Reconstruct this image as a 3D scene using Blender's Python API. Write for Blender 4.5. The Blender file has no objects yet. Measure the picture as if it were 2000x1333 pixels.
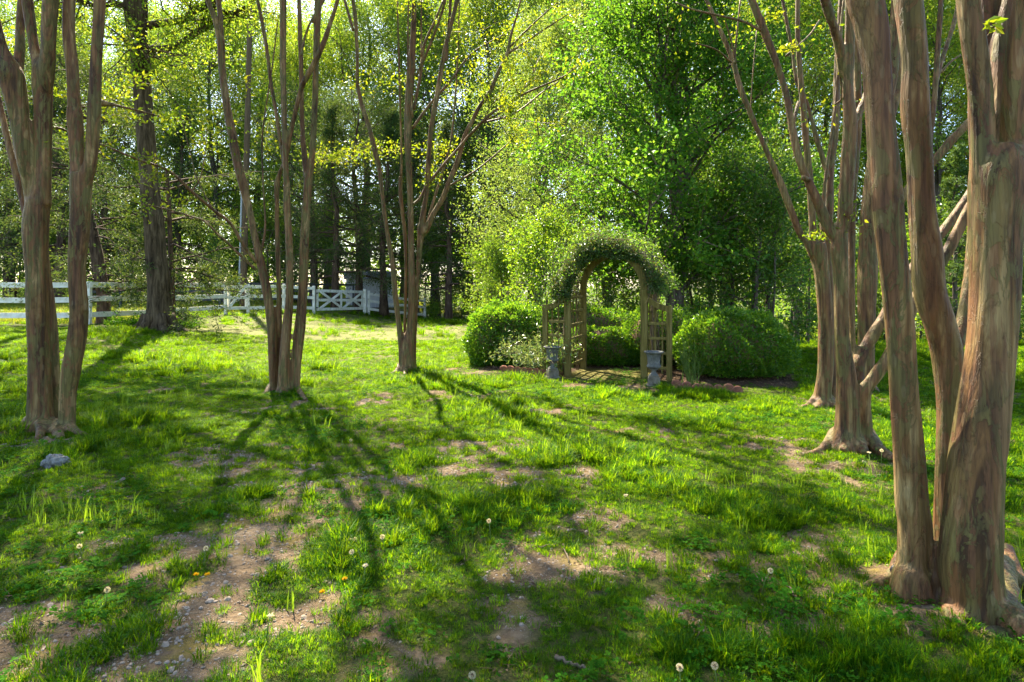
import bpy, bmesh, math, random
import numpy as np
from mathutils import Vector

# ------------------------------------------------------------------ camera, light, exposure
scene = bpy.context.scene
COL = scene.collection
F, CX, HY, EYE = 1200.0, 1000.0, 560.0, 1.6          # focal length in photo pixels, centre column, horizon row, eye height
cam_d = bpy.data.cameras.new('camera'); cam = bpy.data.objects.new('camera', cam_d); COL.objects.link(cam)
cam.location = (0, 0, EYE); cam.rotation_euler = (math.radians(90), 0, 0)
cam_d.sensor_width = 36.0; cam_d.lens = 36.0 * F / 2000.0; cam_d.shift_y = -(666.5 - HY) / 2000.0
cam_d.clip_start = 0.05; cam_d.clip_end = 3000
scene.camera = cam

SUN_AZ, SUN_EL = math.radians(-25.5), math.radians(48)
world = bpy.data.worlds.new('World'); scene.world = world; world.use_nodes = True
wn = world.node_tree
bg = wn.nodes['Background']; sky = wn.nodes.new('ShaderNodeTexSky')
sky.sky_type = 'NISHITA'; sky.sun_disc = False; sky.sun_elevation = SUN_EL; sky.sun_rotation = SUN_AZ
sky.air_density = 1.0; sky.dust_density = 1.0; sky.ozone_density = 1.0
wn.links.new(sky.outputs[0], bg.inputs[0]); bg.inputs[1].default_value = 0.10
sun_d = bpy.data.lights.new('sun', 'SUN'); sun = bpy.data.objects.new('sun', sun_d); COL.objects.link(sun)
sun_d.energy = 5.0; sun_d.angle = math.radians(0.5); sun_d.color = (1.0, 0.91, 0.72)
to_sun = Vector((math.sin(SUN_AZ) * math.cos(SUN_EL), math.cos(SUN_AZ) * math.cos(SUN_EL), math.sin(SUN_EL)))
sun.rotation_euler = to_sun.to_track_quat('Z', 'Y').to_euler()
vs = scene.view_settings
vs.view_transform = 'Standard'; vs.look = 'None'; vs.gamma = 1.0; vs.exposure = 2.42; vs.use_curve_mapping = False
scene.render.engine = 'CYCLES'
cy = scene.cycles
cy.use_denoising = True; cy.max_bounces = 8; cy.diffuse_bounces = 4; cy.glossy_bounces = 2
cy.transmission_bounces = 6; cy.transparent_max_bounces = 4; cy.use_adaptive_sampling = True; cy.adaptive_threshold = 0.015
cy.sample_clamp_indirect = 6.0; cy.caustics_reflective = False; cy.caustics_refractive = False

# ------------------------------------------------------------------ helpers
rs = np.random.RandomState
def link(o, parent=None):
    COL.objects.link(o)
    if parent is not None: o.parent = parent
    return o
def tag(o, label=None, cat=None, group=None, kind=None):
    if label: o['label'] = label
    if cat: o['category'] = cat
    if group: o['group'] = group
    if kind: o['kind'] = kind
    return o
def empty(name, loc=(0, 0, 0), rz=0.0, label=None, cat=None, group=None):
    o = bpy.data.objects.new(name, None); o.empty_display_size = 0.2
    o.location = loc; o.rotation_euler = (0, 0, rz); link(o); return tag(o, label, cat, group)
def copy_tree(o, parent=None):
    kids = [c for c in COL.objects if c.parent is o]
    c = o.copy(); COL.objects.link(c); c.parent = parent
    for k in kids: copy_tree(k, c)
    return c
class MB:
    """collects vertices and faces in numpy blocks and builds ONE mesh"""
    def __init__(s): s.V = []; s.Q = []; s.n = 0
    def add(s, v, f, mi=0, smooth=False):
        v = np.asarray(v, float).reshape(-1, 3); f = np.asarray(f, int)
        s.V.append(v); s.Q.append((f + s.n, mi, smooth)); s.n += len(v); return s
    def merge(s, o, mi=None):
        for f, m, sm in o.Q: s.Q.append((f + s.n, m if mi is None else mi, sm))
        s.V += o.V; s.n += o.n; return s
    def mesh(s, name):
        me = bpy.data.meshes.new(name)
        V = np.concatenate(s.V); me.vertices.add(len(V)); me.vertices.foreach_set('co', V.ravel())
        idx, tot, mi, sm = [], [], [], []
        for f, m, smo in s.Q:
            if len(f) == 0: continue
            idx.append(f.ravel()); tot.append(np.full(len(f), f.shape[1])); mi.append(np.full(len(f), m)); sm.append(np.full(len(f), smo))
        idx = np.concatenate(idx); tot = np.concatenate(tot); start = np.concatenate([[0], np.cumsum(tot)[:-1]])
        me.loops.add(len(idx)); me.loops.foreach_set('vertex_index', idx.astype(np.int32))
        me.polygons.add(len(tot)); me.polygons.foreach_set('loop_start', start.astype(np.int32))
        me.polygons.foreach_set('material_index', np.concatenate(mi).astype(np.int32))
        me.polygons.foreach_set('use_smooth', np.concatenate(sm).astype(bool))
        me.update(calc_edges=True); return me
    def build(s, name, mats, parent=None, loc=(0, 0, 0)):
        me = s.mesh(name)
        for m in (mats if isinstance(mats, (list, tuple)) else [mats]): me.materials.append(m)
        o = bpy.data.objects.new(name, me); o.location = loc; return link(o, parent)

def hash2(ix, iy, seed):
    h = (ix * 374761393 + iy * 668265263 + seed * 982451653) & 0xffffffff
    h = ((h ^ (h >> 13)) * 1274126177) & 0xffffffff
    return ((h ^ (h >> 16)) & 0xffffff) / float(0xffffff)
def vnoise(x, y, seed=0):
    x = np.asarray(x, float); y = np.asarray(y, float)
    ix = np.floor(x).astype(np.int64); iy = np.floor(y).astype(np.int64)
    fx = x - ix; fy = y - iy; fx = fx * fx * (3 - 2 * fx); fy = fy * fy * (3 - 2 * fy)
    a = hash2(ix, iy, seed); b = hash2(ix + 1, iy, seed); c = hash2(ix, iy + 1, seed); d = hash2(ix + 1, iy + 1, seed)
    return (a * (1 - fx) + b * fx) * (1 - fy) + (c * (1 - fx) + d * fx) * fy
def fbm(x, y, seed=0, o=4):
    s, a, t = 0, 1.0, 0
    for k in range(o): s = s + a * vnoise(x * 2**k, y * 2**k, seed + k); t += a; a *= 0.5
    return s / t
def ss(a, b, x): t = np.clip((np.asarray(x, float) - a) / (b - a), 0, 1); return t * t * (3 - 2 * t)

NR = (2.42, 3.05)                                    # foot of the nearest crape myrtle
M1 = (3.42, 6.10)
def ground(x, y):
    """height of the ground"""
    x = np.asarray(x, float); y = np.asarray(y, float)
    left = ss(-5, -11, x) * ss(8, 16, y)
    g = 0.38 * left - (1 - left) * 0.031 * np.clip(y - 25, 0, 30)
    g = g - 1.7 * ss(2.0, 8.0, x) * ss(14, 38, y)
    g = g + 0.10 * np.exp(-((x - NR[0])**2 + (y - NR[1])**2) / 0.45) + 0.06 * np.exp(-((x - M1[0])**2 + (y - M1[1])**2) / 0.4)
    g = g + (fbm(x * 0.55, y * 0.55, 3, 3) - 0.5) * 0.07 * ss(1, 4, y)
    g = g + (fbm(x * 2.6, y * 2.6, 9, 3) - 0.5) * 0.045
    return g
def gz(x, y): return float(ground(x, y))
def P(px, py, D): return np.array([(px - CX) / F * D, D, EYE + (HY - py) / F * D])
def on_ground(px, py):
    D = EYE * F / (py - HY)
    for _ in range(30):
        x = (px - CX) / F * D; D = 0.5 * D + 0.5 * (EYE - gz(x, D)) * F / (py - HY)
    x = (px - CX) / F * D; return np.array([x, D, gz(x, D)])

def smooth_poly(pts, n):
    """Catmull-Rom through rows of pts, n samples per span"""
    pts = np.asarray(pts, float)
    if len(pts) < 3: 
        t = np.linspace(0, 1, n + 1)[:, None]; return pts[0] * (1 - t) + pts[1] * t
    p = np.vstack([2 * pts[0] - pts[1], pts, 2 * pts[-1] - pts[-2]]); out = []
    for i in range(1, len(p) - 2):
        for t in np.linspace(0, 1, n, endpoint=False):
            out.append(0.5 * ((2 * p[i]) + (-p[i-1] + p[i+1]) * t + (2*p[i-1] - 5*p[i] + 4*p[i+1] - p[i+2]) * t*t + (-p[i-1] + 3*p[i] - 3*p[i+1] + p[i+2]) * t**3))
    out.append(pts[-1]); return np.array(out)
def tube(mb, pts, rad, seg=8, flute=0.0, rng=None, mi=0, cap=True):
    pts = np.asarray(pts, float); rad = np.asarray(rad, float); n = len(pts)
    T = np.gradient(pts, axis=0); T /= np.linalg.norm(T, axis=1)[:, None] + 1e-9
    u = np.cross(T[0], [0.3, 1, 0.2]); u /= np.linalg.norm(u); U = []
    for t in T:
        u = u - t * np.dot(u, t); u /= np.linalg.norm(u) + 1e-9; U.append(u)
    U = np.array(U); W = np.cross(T, U)
    a = np.linspace(0, 2 * np.pi, seg, endpoint=False)
    R = np.repeat(rad[:, None], seg, 1)
    if flute and rng is not None:
        s = np.concatenate([[0], np.cumsum(np.linalg.norm(np.diff(pts, axis=0), axis=1))])[:, None]
        m = 0
        for k, w in ((2, 0.9), (3, 1.0), (5, 0.8), (7, 0.5)):
            m = m + w * np.sin(k * a[None] + rng.uniform(0, 6.3) + s * rng.uniform(-1.2, 1.2) + 0.6 * np.sin(s * rng.uniform(1, 3) + k))
        R = R * (1 + flute * m)
    V = pts[:, None] + R[..., None] * (np.cos(a)[None, :, None] * U[:, None] + np.sin(a)[None, :, None] * W[:, None])
    i = np.arange(n - 1)[:, None] * seg; j = np.arange(seg)[None]; k = (j + 1) % seg
    Q = np.stack([i + j, i + k, i + seg + k, i + seg + j], -1).reshape(-1, 4)
    base = mb.n; mb.add(V.reshape(-1, 3), Q, mi, True)
    if cap:
        for r, flip in ((0, True), (n - 1, False)):
            c = mb.n; mb.add(pts[r:r+1], np.zeros((0, 3), int), mi)
            ring = base + r * seg + np.arange(seg); nx = np.roll(ring, -1)
            tri = np.stack([ring, nx, np.full(seg, c)], 1) if not flip else np.stack([nx, ring, np.full(seg, c)], 1)
            mb.Q.append((tri, mi, True))
def box(mb, size, loc=(0, 0, 0), rot=None, ch=0.006, mi=0):
    """chamfered box"""
    h = np.array(size, float) / 2; c = min(ch, h.min() * 0.45); V = []; idx = {}
    for s in [(sx, sy, sz) for sx in (-1, 1) for sy in (-1, 1) for sz in (-1, 1)]:
        for ax in range(3):
            v = h - c; v = np.array(v); v[ax] = h[ax]; idx[(s, ax)] = len(V); V.append(v * np.array(s))
    V = np.array(V); q, t = [], []
    for ax in range(3):
        b, d = [k for k in range(3) if k != ax]
        for s in (-1, 1):
            f = []
            for (p, r) in ((-1, -1), (1, -1), (1, 1), (-1, 1)):
                k = [0, 0, 0]; k[ax] = s; k[b] = p; k[d] = r; f.append(idx[(tuple(k), ax)])
            q.append(f if (s > 0) == (ax != 1) else f[::-1])
    for ax in range(3):                                # edges along ax
        b, d = [k for k in range(3) if k != ax]
        for p in (-1, 1):
            for r in (-1, 1):
                k0 = [0, 0, 0]; k0[b] = p; k0[d] = r; k1 = list(k0); k0[ax] = -1; k1[ax] = 1; k0, k1 = tuple(k0), tuple(k1)
                q.append([idx[(k0, b)], idx[(k1, b)], idx[(k1, d)], idx[(k0, d)]])
    for s in [(sx, sy, sz) for sx in (-1, 1) for sy in (-1, 1) for sz in (-1, 1)]: t.append([idx[(s, 0)], idx[(s, 1)], idx[(s, 2)]])
    if rot is not None: V = V @ np.array(rot).T
    V = V + np.array(loc); b0 = mb.n
    mb.add(V, np.array(q), mi); mb.Q.append((np.array(t) + b0, mi, False))
def fix_normals(o):
    bm = bmesh.new(); bm.from_mesh(o.data); bmesh.ops.recalc_face_normals(bm, faces=bm.faces); bm.to_mesh(o.data); bm.free(); return o
def frame(d, up=(0, 0, 1)):
    """columns: along d, side, third"""
    d = np.array(d, float); d /= np.linalg.norm(d); s = np.cross(up, d)
    if np.linalg.norm(s) < 1e-3: s = np.array([1.0, 0, 0])
    s /= np.linalg.norm(s); return np.stack([d, s, np.cross(d, s)], 1)
def bar(name, a, b, w, t, mat, parent, up=(0, 0, 1), ch=0.006):
    """a board from a to b: t thick sideways, w high"""
    a = np.array(a, float); b = np.array(b, float); m = MB()
    box(m, (np.linalg.norm(b - a), t, w), (0, 0, 0), frame(b - a, up), ch)
    o = m.build(name, mat, parent); o.location = (a + b) / 2; return fix_normals(o)
def lathe(mb, prof, seg=28, flute=None, mi=0):
    a = np.linspace(0, 2 * np.pi, seg, endpoint=False); V = []
    for k, (r, z) in enumerate(prof):
        rr = r * (1 + (flute[k] * np.cos(a * 14) if flute else 0)) * np.ones(seg)
        V.append(np.stack([rr * np.cos(a), rr * np.sin(a), np.full(seg, z)], 1))
    V = np.concatenate(V); i = np.arange(len(prof) - 1)[:, None] * seg; j = np.arange(seg)[None]; k = (j + 1) % seg
    mb.add(V, np.stack([i + j, i + k, i + seg + k, i + seg + j], -1).reshape(-1, 4), mi, True)
def unit(rng, n):
    v = rng.normal(size=(n, 3)); return v / np.linalg.norm(v, axis=1)[:, None]
def leaves(mb, pos, axis, size, aspect=0.5, mi=1, rng=None, fold=0.15, normal=None):
    """one folded diamond leaf of two triangles per row"""
    n = len(pos)
    if n == 0: return
    ax = axis / (np.linalg.norm(axis, axis=1)[:, None] + 1e-9)
    r = unit(rng, n) if normal is None else normal
    sd = np.cross(ax, r); sd /= np.linalg.norm(sd, axis=1)[:, None] + 1e-9; nm = np.cross(sd, ax)
    L = np.asarray(size).reshape(-1, 1) * np.ones((n, 1)); w = L * aspect * 0.5
    mid = pos + ax * L * 0.45 + nm * L * fold
    V = np.stack([pos, mid + sd * w, pos + ax * L, mid - sd * w], 1).reshape(-1, 3)
    b = np.arange(n)[:, None] * 4
    mb.add(V, np.concatenate([b + [0, 1, 2], b + [0, 2, 3]]), mi, False)

# ------------------------------------------------------------------ materials
def newmat(name):
    m = bpy.data.materials.new(name); m.use_nodes = True; nt = m.node_tree; nt.nodes.clear()
    out = nt.nodes.new('ShaderNodeOutputMaterial'); return m, nt, out
def N(nt, t, **kw):
    n = nt.nodes.new(t)
    for k, v in kw.items():
        if isinstance(k, str) and k.startswith('i_'): n.inputs[k[2:]].default_value = v
        else: setattr(n, k, v)
    return n
def ramp(nt, stops, interp='LINEAR'):
    r = nt.nodes.new('ShaderNodeValToRGB'); cr = r.color_ramp; cr.interpolation = interp
    while len(cr.elements) < len(stops): cr.elements.new(0.5)
    for e, (p, c) in zip(cr.elements, stops): e.position = p; e.color = (*c, 1)
    return r
def mapping(nt, scale, coord='Object', rot=(0, 0, 0)):
    tc = nt.nodes.new('ShaderNodeTexCoord'); mp = nt.nodes.new('ShaderNodeMapping')
    mp.inputs['Scale'].default_value = scale; mp.inputs['Rotation'].default_value = rot
    nt.links.new(tc.outputs[coord], mp.inputs[0]); return mp.outputs[0]
def noise(nt, vec, scale, detail=4, rough=0.55, dist=0.0):
    n = nt.nodes.new('ShaderNodeTexNoise'); n.inputs['Scale'].default_value = scale; n.inputs['Detail'].default_value = detail
    n.inputs['Roughness'].default_value = rough; n.inputs['Distortion'].default_value = dist
    if vec is not None: nt.links.new(vec, n.inputs['Vector'])
    return n
def mixc(nt, f, a, b, mode='MIX'):
    m = nt.nodes.new('ShaderNodeMix'); m.data_type = 'RGBA'; m.blend_type = mode
    for s, v in ((0, f), (6, a), (7, b)):
        if hasattr(v, 'links'): nt.links.new(v, m.inputs[s])
        else: m.inputs[s].default_value = v if s == 0 else (*v, 1)
    return m.outputs[2]
def mathn(nt, op, a, b=None):
    m = nt.nodes.new('ShaderNodeMath'); m.operation = op
    for s, v in ((0, a), (1, b)):
        if v is None: continue
        if hasattr(v, 'links'): nt.links.new(v, m.inputs[s])
        else: m.inputs[s].default_value = v
    return m.outputs[0]
def leaf_mat(name, cols, trans=0.5, gain=1.5, rough=0.45, spec=0.35, obj_var=0.15, tint=(0.8, 1.0, 0.8)):
    m, nt, out = newmat(name); L = nt.links
    geo = N(nt, 'ShaderNodeNewGeometry'); r = ramp(nt, [(i / (len(cols) - 1), c) for i, c in enumerate(cols)])
    L.new(geo.outputs['Random Per Island'], r.inputs[0])
    oi = N(nt, 'ShaderNodeObjectInfo'); hsv = N(nt, 'ShaderNodeHueSaturation')
    L.new(r.outputs[0], hsv.inputs['Color'])
    mr = N(nt, 'ShaderNodeMapRange'); mr.inputs[3].default_value = 1 - obj_var; mr.inputs[4].default_value = 1 + obj_var
    L.new(oi.outputs['Random'], mr.inputs[0]); L.new(mr.outputs[0], hsv.inputs['Value'])
    p = N(nt, 'ShaderNodeBsdfPrincipled'); p.inputs['Roughness'].default_value = rough; p.inputs['Specular IOR Level'].default_value = spec
    L.new(mixc(nt, 1.0, hsv.outputs[0], tint, 'MULTIPLY'), p.inputs['Base Color'])
    t = N(nt, 'ShaderNodeBsdfTranslucent')
    g = mixc(nt, 1.0, hsv.outputs[0], (gain * 1.18, gain, gain * 0.45), 'MULTIPLY'); L.new(g, t.inputs[0])
    mx = N(nt, 'ShaderNodeMixShader'); mx.inputs[0].default_value = trans
    L.new(p.outputs[0], mx.inputs[1]); L.new(t.outputs[0], mx.inputs[2]); L.new(mx.outputs[0], out.inputs[0]); return m
def rough_mat(name, cols, scale=(1, 1, 1), nscale=6, detail=6, rough=0.85, bump=0.3, bdist=0.01, bscale=None, dist=0.5, stops=None, spec=0.2):
    m, nt, out = newmat(name); L = nt.links; v = mapping(nt, scale)
    n = noise(nt, v, nscale, detail, 0.6, dist)
    st = stops or [0.3 + 0.4 * i / (len(cols) - 1) for i in range(len(cols))]
    r = ramp(nt, list(zip(st, cols))); L.new(n.outputs[0], r.inputs[0])
    p = N(nt, 'ShaderNodeBsdfPrincipled'); p.inputs['Roughness'].default_value = rough; p.inputs['Specular IOR Level'].default_value = spec
    L.new(r.outputs[0], p.inputs['Base Color'])
    b = N(nt, 'ShaderNodeBump'); b.inputs['Strength'].default_value = bump; b.inputs['Distance'].default_value = bdist
    n2 = noise(nt, v, bscale or nscale * 3, 6, 0.65); L.new(n2.outputs[0], b.inputs['Height']); L.new(b.outputs[0], p.inputs['Normal'])
    L.new(p.outputs[0], out.inputs[0]); return m
def crape_bark(name):
    m, nt, out = newmat(name); L = nt.links
    v = mapping(nt, (1, 1, 0.16)); v2 = mapping(nt, (1, 1, 0.07)); v3 = mapping(nt, (1, 1, 0.35))
    n1 = noise(nt, v, 7, 5, 0.6, 0.8); n2 = noise(nt, v2, 16, 5, 0.65, 0.4); n3 = noise(nt, v3, 11, 6, 0.7, 1.0); n4 = noise(nt, v3, 3.0, 3, 0.5)
    base = ramp(nt, [(0.38, (0.052, 0.024, 0.007)), (0.45, (0.125, 0.064, 0.019)), (0.53, (0.175, 0.104, 0.036)), (0.60, (0.26, 0.185, 0.078))])
    L.new(n1.outputs[0], base.inputs[0])
    pk = ramp(nt, [(0.50, (0, 0, 0)), (0.525, (1, 1, 1))]); L.new(n2.outputs[0], pk.inputs[0])
    c = mixc(nt, mathn(nt, 'MULTIPLY', pk.outputs[0], 0.55), base.outputs[0], (0.16, 0.074, 0.034))
    ol = ramp(nt, [(0.505, (0, 0, 0)), (0.52, (1, 1, 1))]); L.new(n3.outputs[0], ol.inputs[0])
    ol2 = ramp(nt, [(0.34, (0, 0, 0)), (0.52, (1, 1, 1))]); L.new(n4.outputs[0], ol2.inputs[0])
    c = mixc(nt, mathn(nt, 'MULTIPLY', mathn(nt, 'MULTIPLY', ol.outputs[0], ol2.outputs[0]), 0.9), c, (0.115, 0.102, 0.030))
    fl = N(nt, 'ShaderNodeTexVoronoi'); fl.inputs['Scale'].default_value = 15; fl.inputs['Randomness'].default_value = 1; L.new(v3, fl.inputs[0])
    flr = ramp(nt, [(0.0, (1, 1, 1)), (0.16, (1, 1, 1)), (0.22, (0, 0, 0))]); L.new(fl.outputs['Distance'], flr.inputs[0])
    c = mixc(nt, mathn(nt, 'MULTIPLY', flr.outputs[0], 0.28), c, (0.25, 0.20, 0.105))
    st = noise(nt, mapping(nt, (1, 1, 0.035)), 38, 4, 0.6); str_ = ramp(nt, [(0.36, (0.45, 0.37, 0.30)), (0.58, (1.15, 1.10, 1.04))]); L.new(st.outputs[0], str_.inputs[0])
    c = mixc(nt, 0.75, c, str_.outputs[0], 'MULTIPLY')
    wv = N(nt, 'ShaderNodeVectorMath', operation='ADD'); wn_ = noise(nt, mapping(nt, (1, 1, 0.3)), 6, 3); ws = N(nt, 'ShaderNodeVectorMath', operation='SCALE'); ws.inputs['Scale'].default_value = 0.09
    L.new(wn_.outputs['Color'], ws.inputs[0]); L.new(mapping(nt, (1, 1, 0.11)), wv.inputs[0]); L.new(ws.outputs[0], wv.inputs[1])
    ve = N(nt, 'ShaderNodeTexVoronoi', feature='DISTANCE_TO_EDGE'); vcell = N(nt, 'ShaderNodeTexVoronoi')
    for q in (ve, vcell): q.inputs['Scale'].default_value = 17; L.new(wv.outputs[0], q.inputs[0])
    edge = ramp(nt, [(0.0, (0.45, 0.38, 0.32)), (0.05, (0.85, 0.83, 0.8)), (0.10, (1, 1, 1))]); L.new(ve.outputs[0], edge.inputs[0])
    cs = N(nt, 'ShaderNodeSeparateColor'); L.new(vcell.outputs['Color'], cs.inputs[0]); cell = ramp(nt, [(0.0, (0.66, 0.62, 0.58)), (0.5, (1.0, 0.97, 0.93)), (1.0, (1.32, 1.22, 1.08))]); L.new(cs.outputs[0], cell.inputs[0])
    c = mixc(nt, 0.4, c, cell.outputs[0], 'MULTIPLY'); c = mixc(nt, 0.3, c, edge.outputs[0], 'MULTIPLY')
    p = N(nt, 'ShaderNodeBsdfPrincipled'); p.inputs['Roughness'].default_value = 0.62; p.inputs['Specular IOR Level'].default_value = 0.28
    L.new(c, p.inputs['Base Color'])
    h = mathn(nt, 'ADD', mathn(nt, 'MULTIPLY', n2.outputs[0], 1.0), mathn(nt, 'ADD', mathn(nt, 'MULTIPLY', ol.outputs[0], 0.18), mathn(nt, 'ADD', mathn(nt, 'MULTIPLY', flr.outputs[0], 0.12), mathn(nt, 'ADD', mathn(nt, 'MULTIPLY', cs.outputs[0], 0.12), mathn(nt, 'MULTIPLY', st.outputs[0], 0.5)))))
    b = N(nt, 'ShaderNodeBump'); b.inputs['Strength'].default_value = 0.9; b.inputs['Distance'].default_value = 0.02
    L.new(h, b.inputs['Height']); L.new(b.outputs[0], p.inputs['Normal']); L.new(p.outputs[0], out.inputs[0]); return m
def plain_bark(name, dark, mid, light, sx=9, bd=0.03):
    m, nt, out = newmat(name); L = nt.links; v = mapping(nt, (1, 1, 0.14))
    n = noise(nt, v, sx, 6, 0.7, 0.6); r = ramp(nt, [(0.36, dark), (0.52, mid), (0.68, light)]); L.new(n.outputs[0], r.inputs[0])
    p = N(nt, 'ShaderNodeBsdfPrincipled'); p.inputs['Roughness'].default_value = 0.9; p.inputs['Specular IOR Level'].default_value = 0.15
    L.new(r.outputs[0], p.inputs['Base Color'])
    b = N(nt, 'ShaderNodeBump'); b.inputs['Strength'].default_value = 0.9; b.inputs['Distance'].default_value = bd
    L.new(n.outputs[0], b.inputs['Height']); L.new(b.outputs[0], p.inputs['Normal']); L.new(p.outputs[0], out.inputs[0]); return m
def ground_mat():
    m, nt, out = newmat('ground'); L = nt.links
    tc = N(nt, 'ShaderNodeTexCoord'); v = tc.outputs['Object']
    at = N(nt, 'ShaderNodeAttribute', attribute_name='cover'); sep = N(nt, 'ShaderNodeSeparateColor'); L.new(at.outputs['Color'], sep.inputs[0])
    n1 = noise(nt, v, 1.6, 6, 0.6, 0.3); n2 = noise(nt, v, 24, 6, 0.7); n3 = noise(nt, v, 7, 5, 0.6)
    soil = ramp(nt, [(0.30, (0.10, 0.068, 0.042)), (0.47, (0.16, 0.108, 0.062)), (0.58, (0.235, 0.168, 0.103)), (0.72, (0.31, 0.235, 0.155))])
    L.new(mathn(nt, 'ADD', mathn(nt, 'MULTIPLY', n1.outputs[0], 0.5), mathn(nt, 'MULTIPLY', n2.outputs[0], 0.5)), soil.inputs[0])
    vor = N(nt, 'ShaderNodeTexVoronoi'); vor.inputs['Scale'].default_value = 95; L.new(v, vor.inputs[0])
    peb = ramp(nt, [(0.0, (1, 1, 1)), (0.27, (1, 1, 1)), (0.36, (0, 0, 0))]); L.new(vor.outputs['Distance'], peb.inputs[0])
    pf = mathn(nt, 'MULTIPLY', peb.outputs[0], mathn(nt, 'GREATER_THAN', n3.outputs[0], 0.50))
    vc = N(nt, 'ShaderNodeTexNoise'); vc.inputs['Scale'].default_value = 70; L.new(v, vc.inputs['Vector'])
    pc = ramp(nt, [(0.35, (0.22, 0.15, 0.10)), (0.5, (0.38, 0.29, 0.21)), (0.7, (0.55, 0.47, 0.38))]); L.new(vc.outputs[0], pc.inputs[0])
    c = mixc(nt, mathn(nt, 'MULTIPLY', pf, 0.8), soil.outputs[0], pc.outputs[0])
    mossr = ramp(nt, [(0.52, (0, 0, 0)), (0.62, (1, 1, 1))]); mn = noise(nt, v, 3.1, 6, 0.65, 0.5); L.new(mn.outputs[0], mossr.inputs[0])
    c = mixc(nt, mathn(nt, 'MULTIPLY', mossr.outputs[0], 0.65), c, (0.20, 0.15, 0.028))
    th = ramp(nt, [(0.3, (0.022, 0.034, 0.006)), (0.5, (0.055, 0.07, 0.012)), (0.62, (0.105, 0.095, 0.026)), (0.75, (0.17, 0.13, 0.06))]); L.new(n2.outputs[0], th.inputs[0])
    sunlit_thatch = ramp(nt, [(0.3, (0.11, 0.125, 0.028)), (0.7, (0.27, 0.255, 0.10))]); L.new(n2.outputs[0], sunlit_thatch.inputs[0])
    thc = mixc(nt, at.outputs['Alpha'], th.outputs[0], sunlit_thatch.outputs[0])                   # paler tone painted in as sunlight on the lawn by the gates
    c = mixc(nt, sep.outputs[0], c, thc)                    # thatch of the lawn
    mu = ramp(nt, [(0.3, (0.035, 0.02, 0.012)), (0.7, (0.10, 0.06, 0.035))]); L.new(n2.outputs[0], mu.inputs[0])
    c = mixc(nt, sep.outputs[1], c, mu.outputs[0])                    # mulch of the bed
    mo = ramp(nt, [(0.3, (0.10, 0.085, 0.02)), (0.7, (0.19, 0.165, 0.045))]); L.new(n3.outputs[0], mo.inputs[0])
    c = mixc(nt, sep.outputs[2], c, mo.outputs[0])                    # mossy path under the arbour
    p = N(nt, 'ShaderNodeBsdfPrincipled'); p.inputs['Roughness'].default_value = 0.95; p.inputs['Specular IOR Level'].default_value = 0.1
    L.new(c, p.inputs['Base Color'])
    b = N(nt, 'ShaderNodeBump'); b.inputs['Strength'].default_value = 1.0; b.inputs['Distance'].default_value = 0.04
    L.new(mathn(nt, 'ADD', n2.outputs[0], mathn(nt, 'MULTIPLY', pf, 0.5)), b.inputs['Height']); L.new(b.outputs[0], p.inputs['Normal'])
    L.new(p.outputs[0], out.inputs[0]); return m

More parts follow.
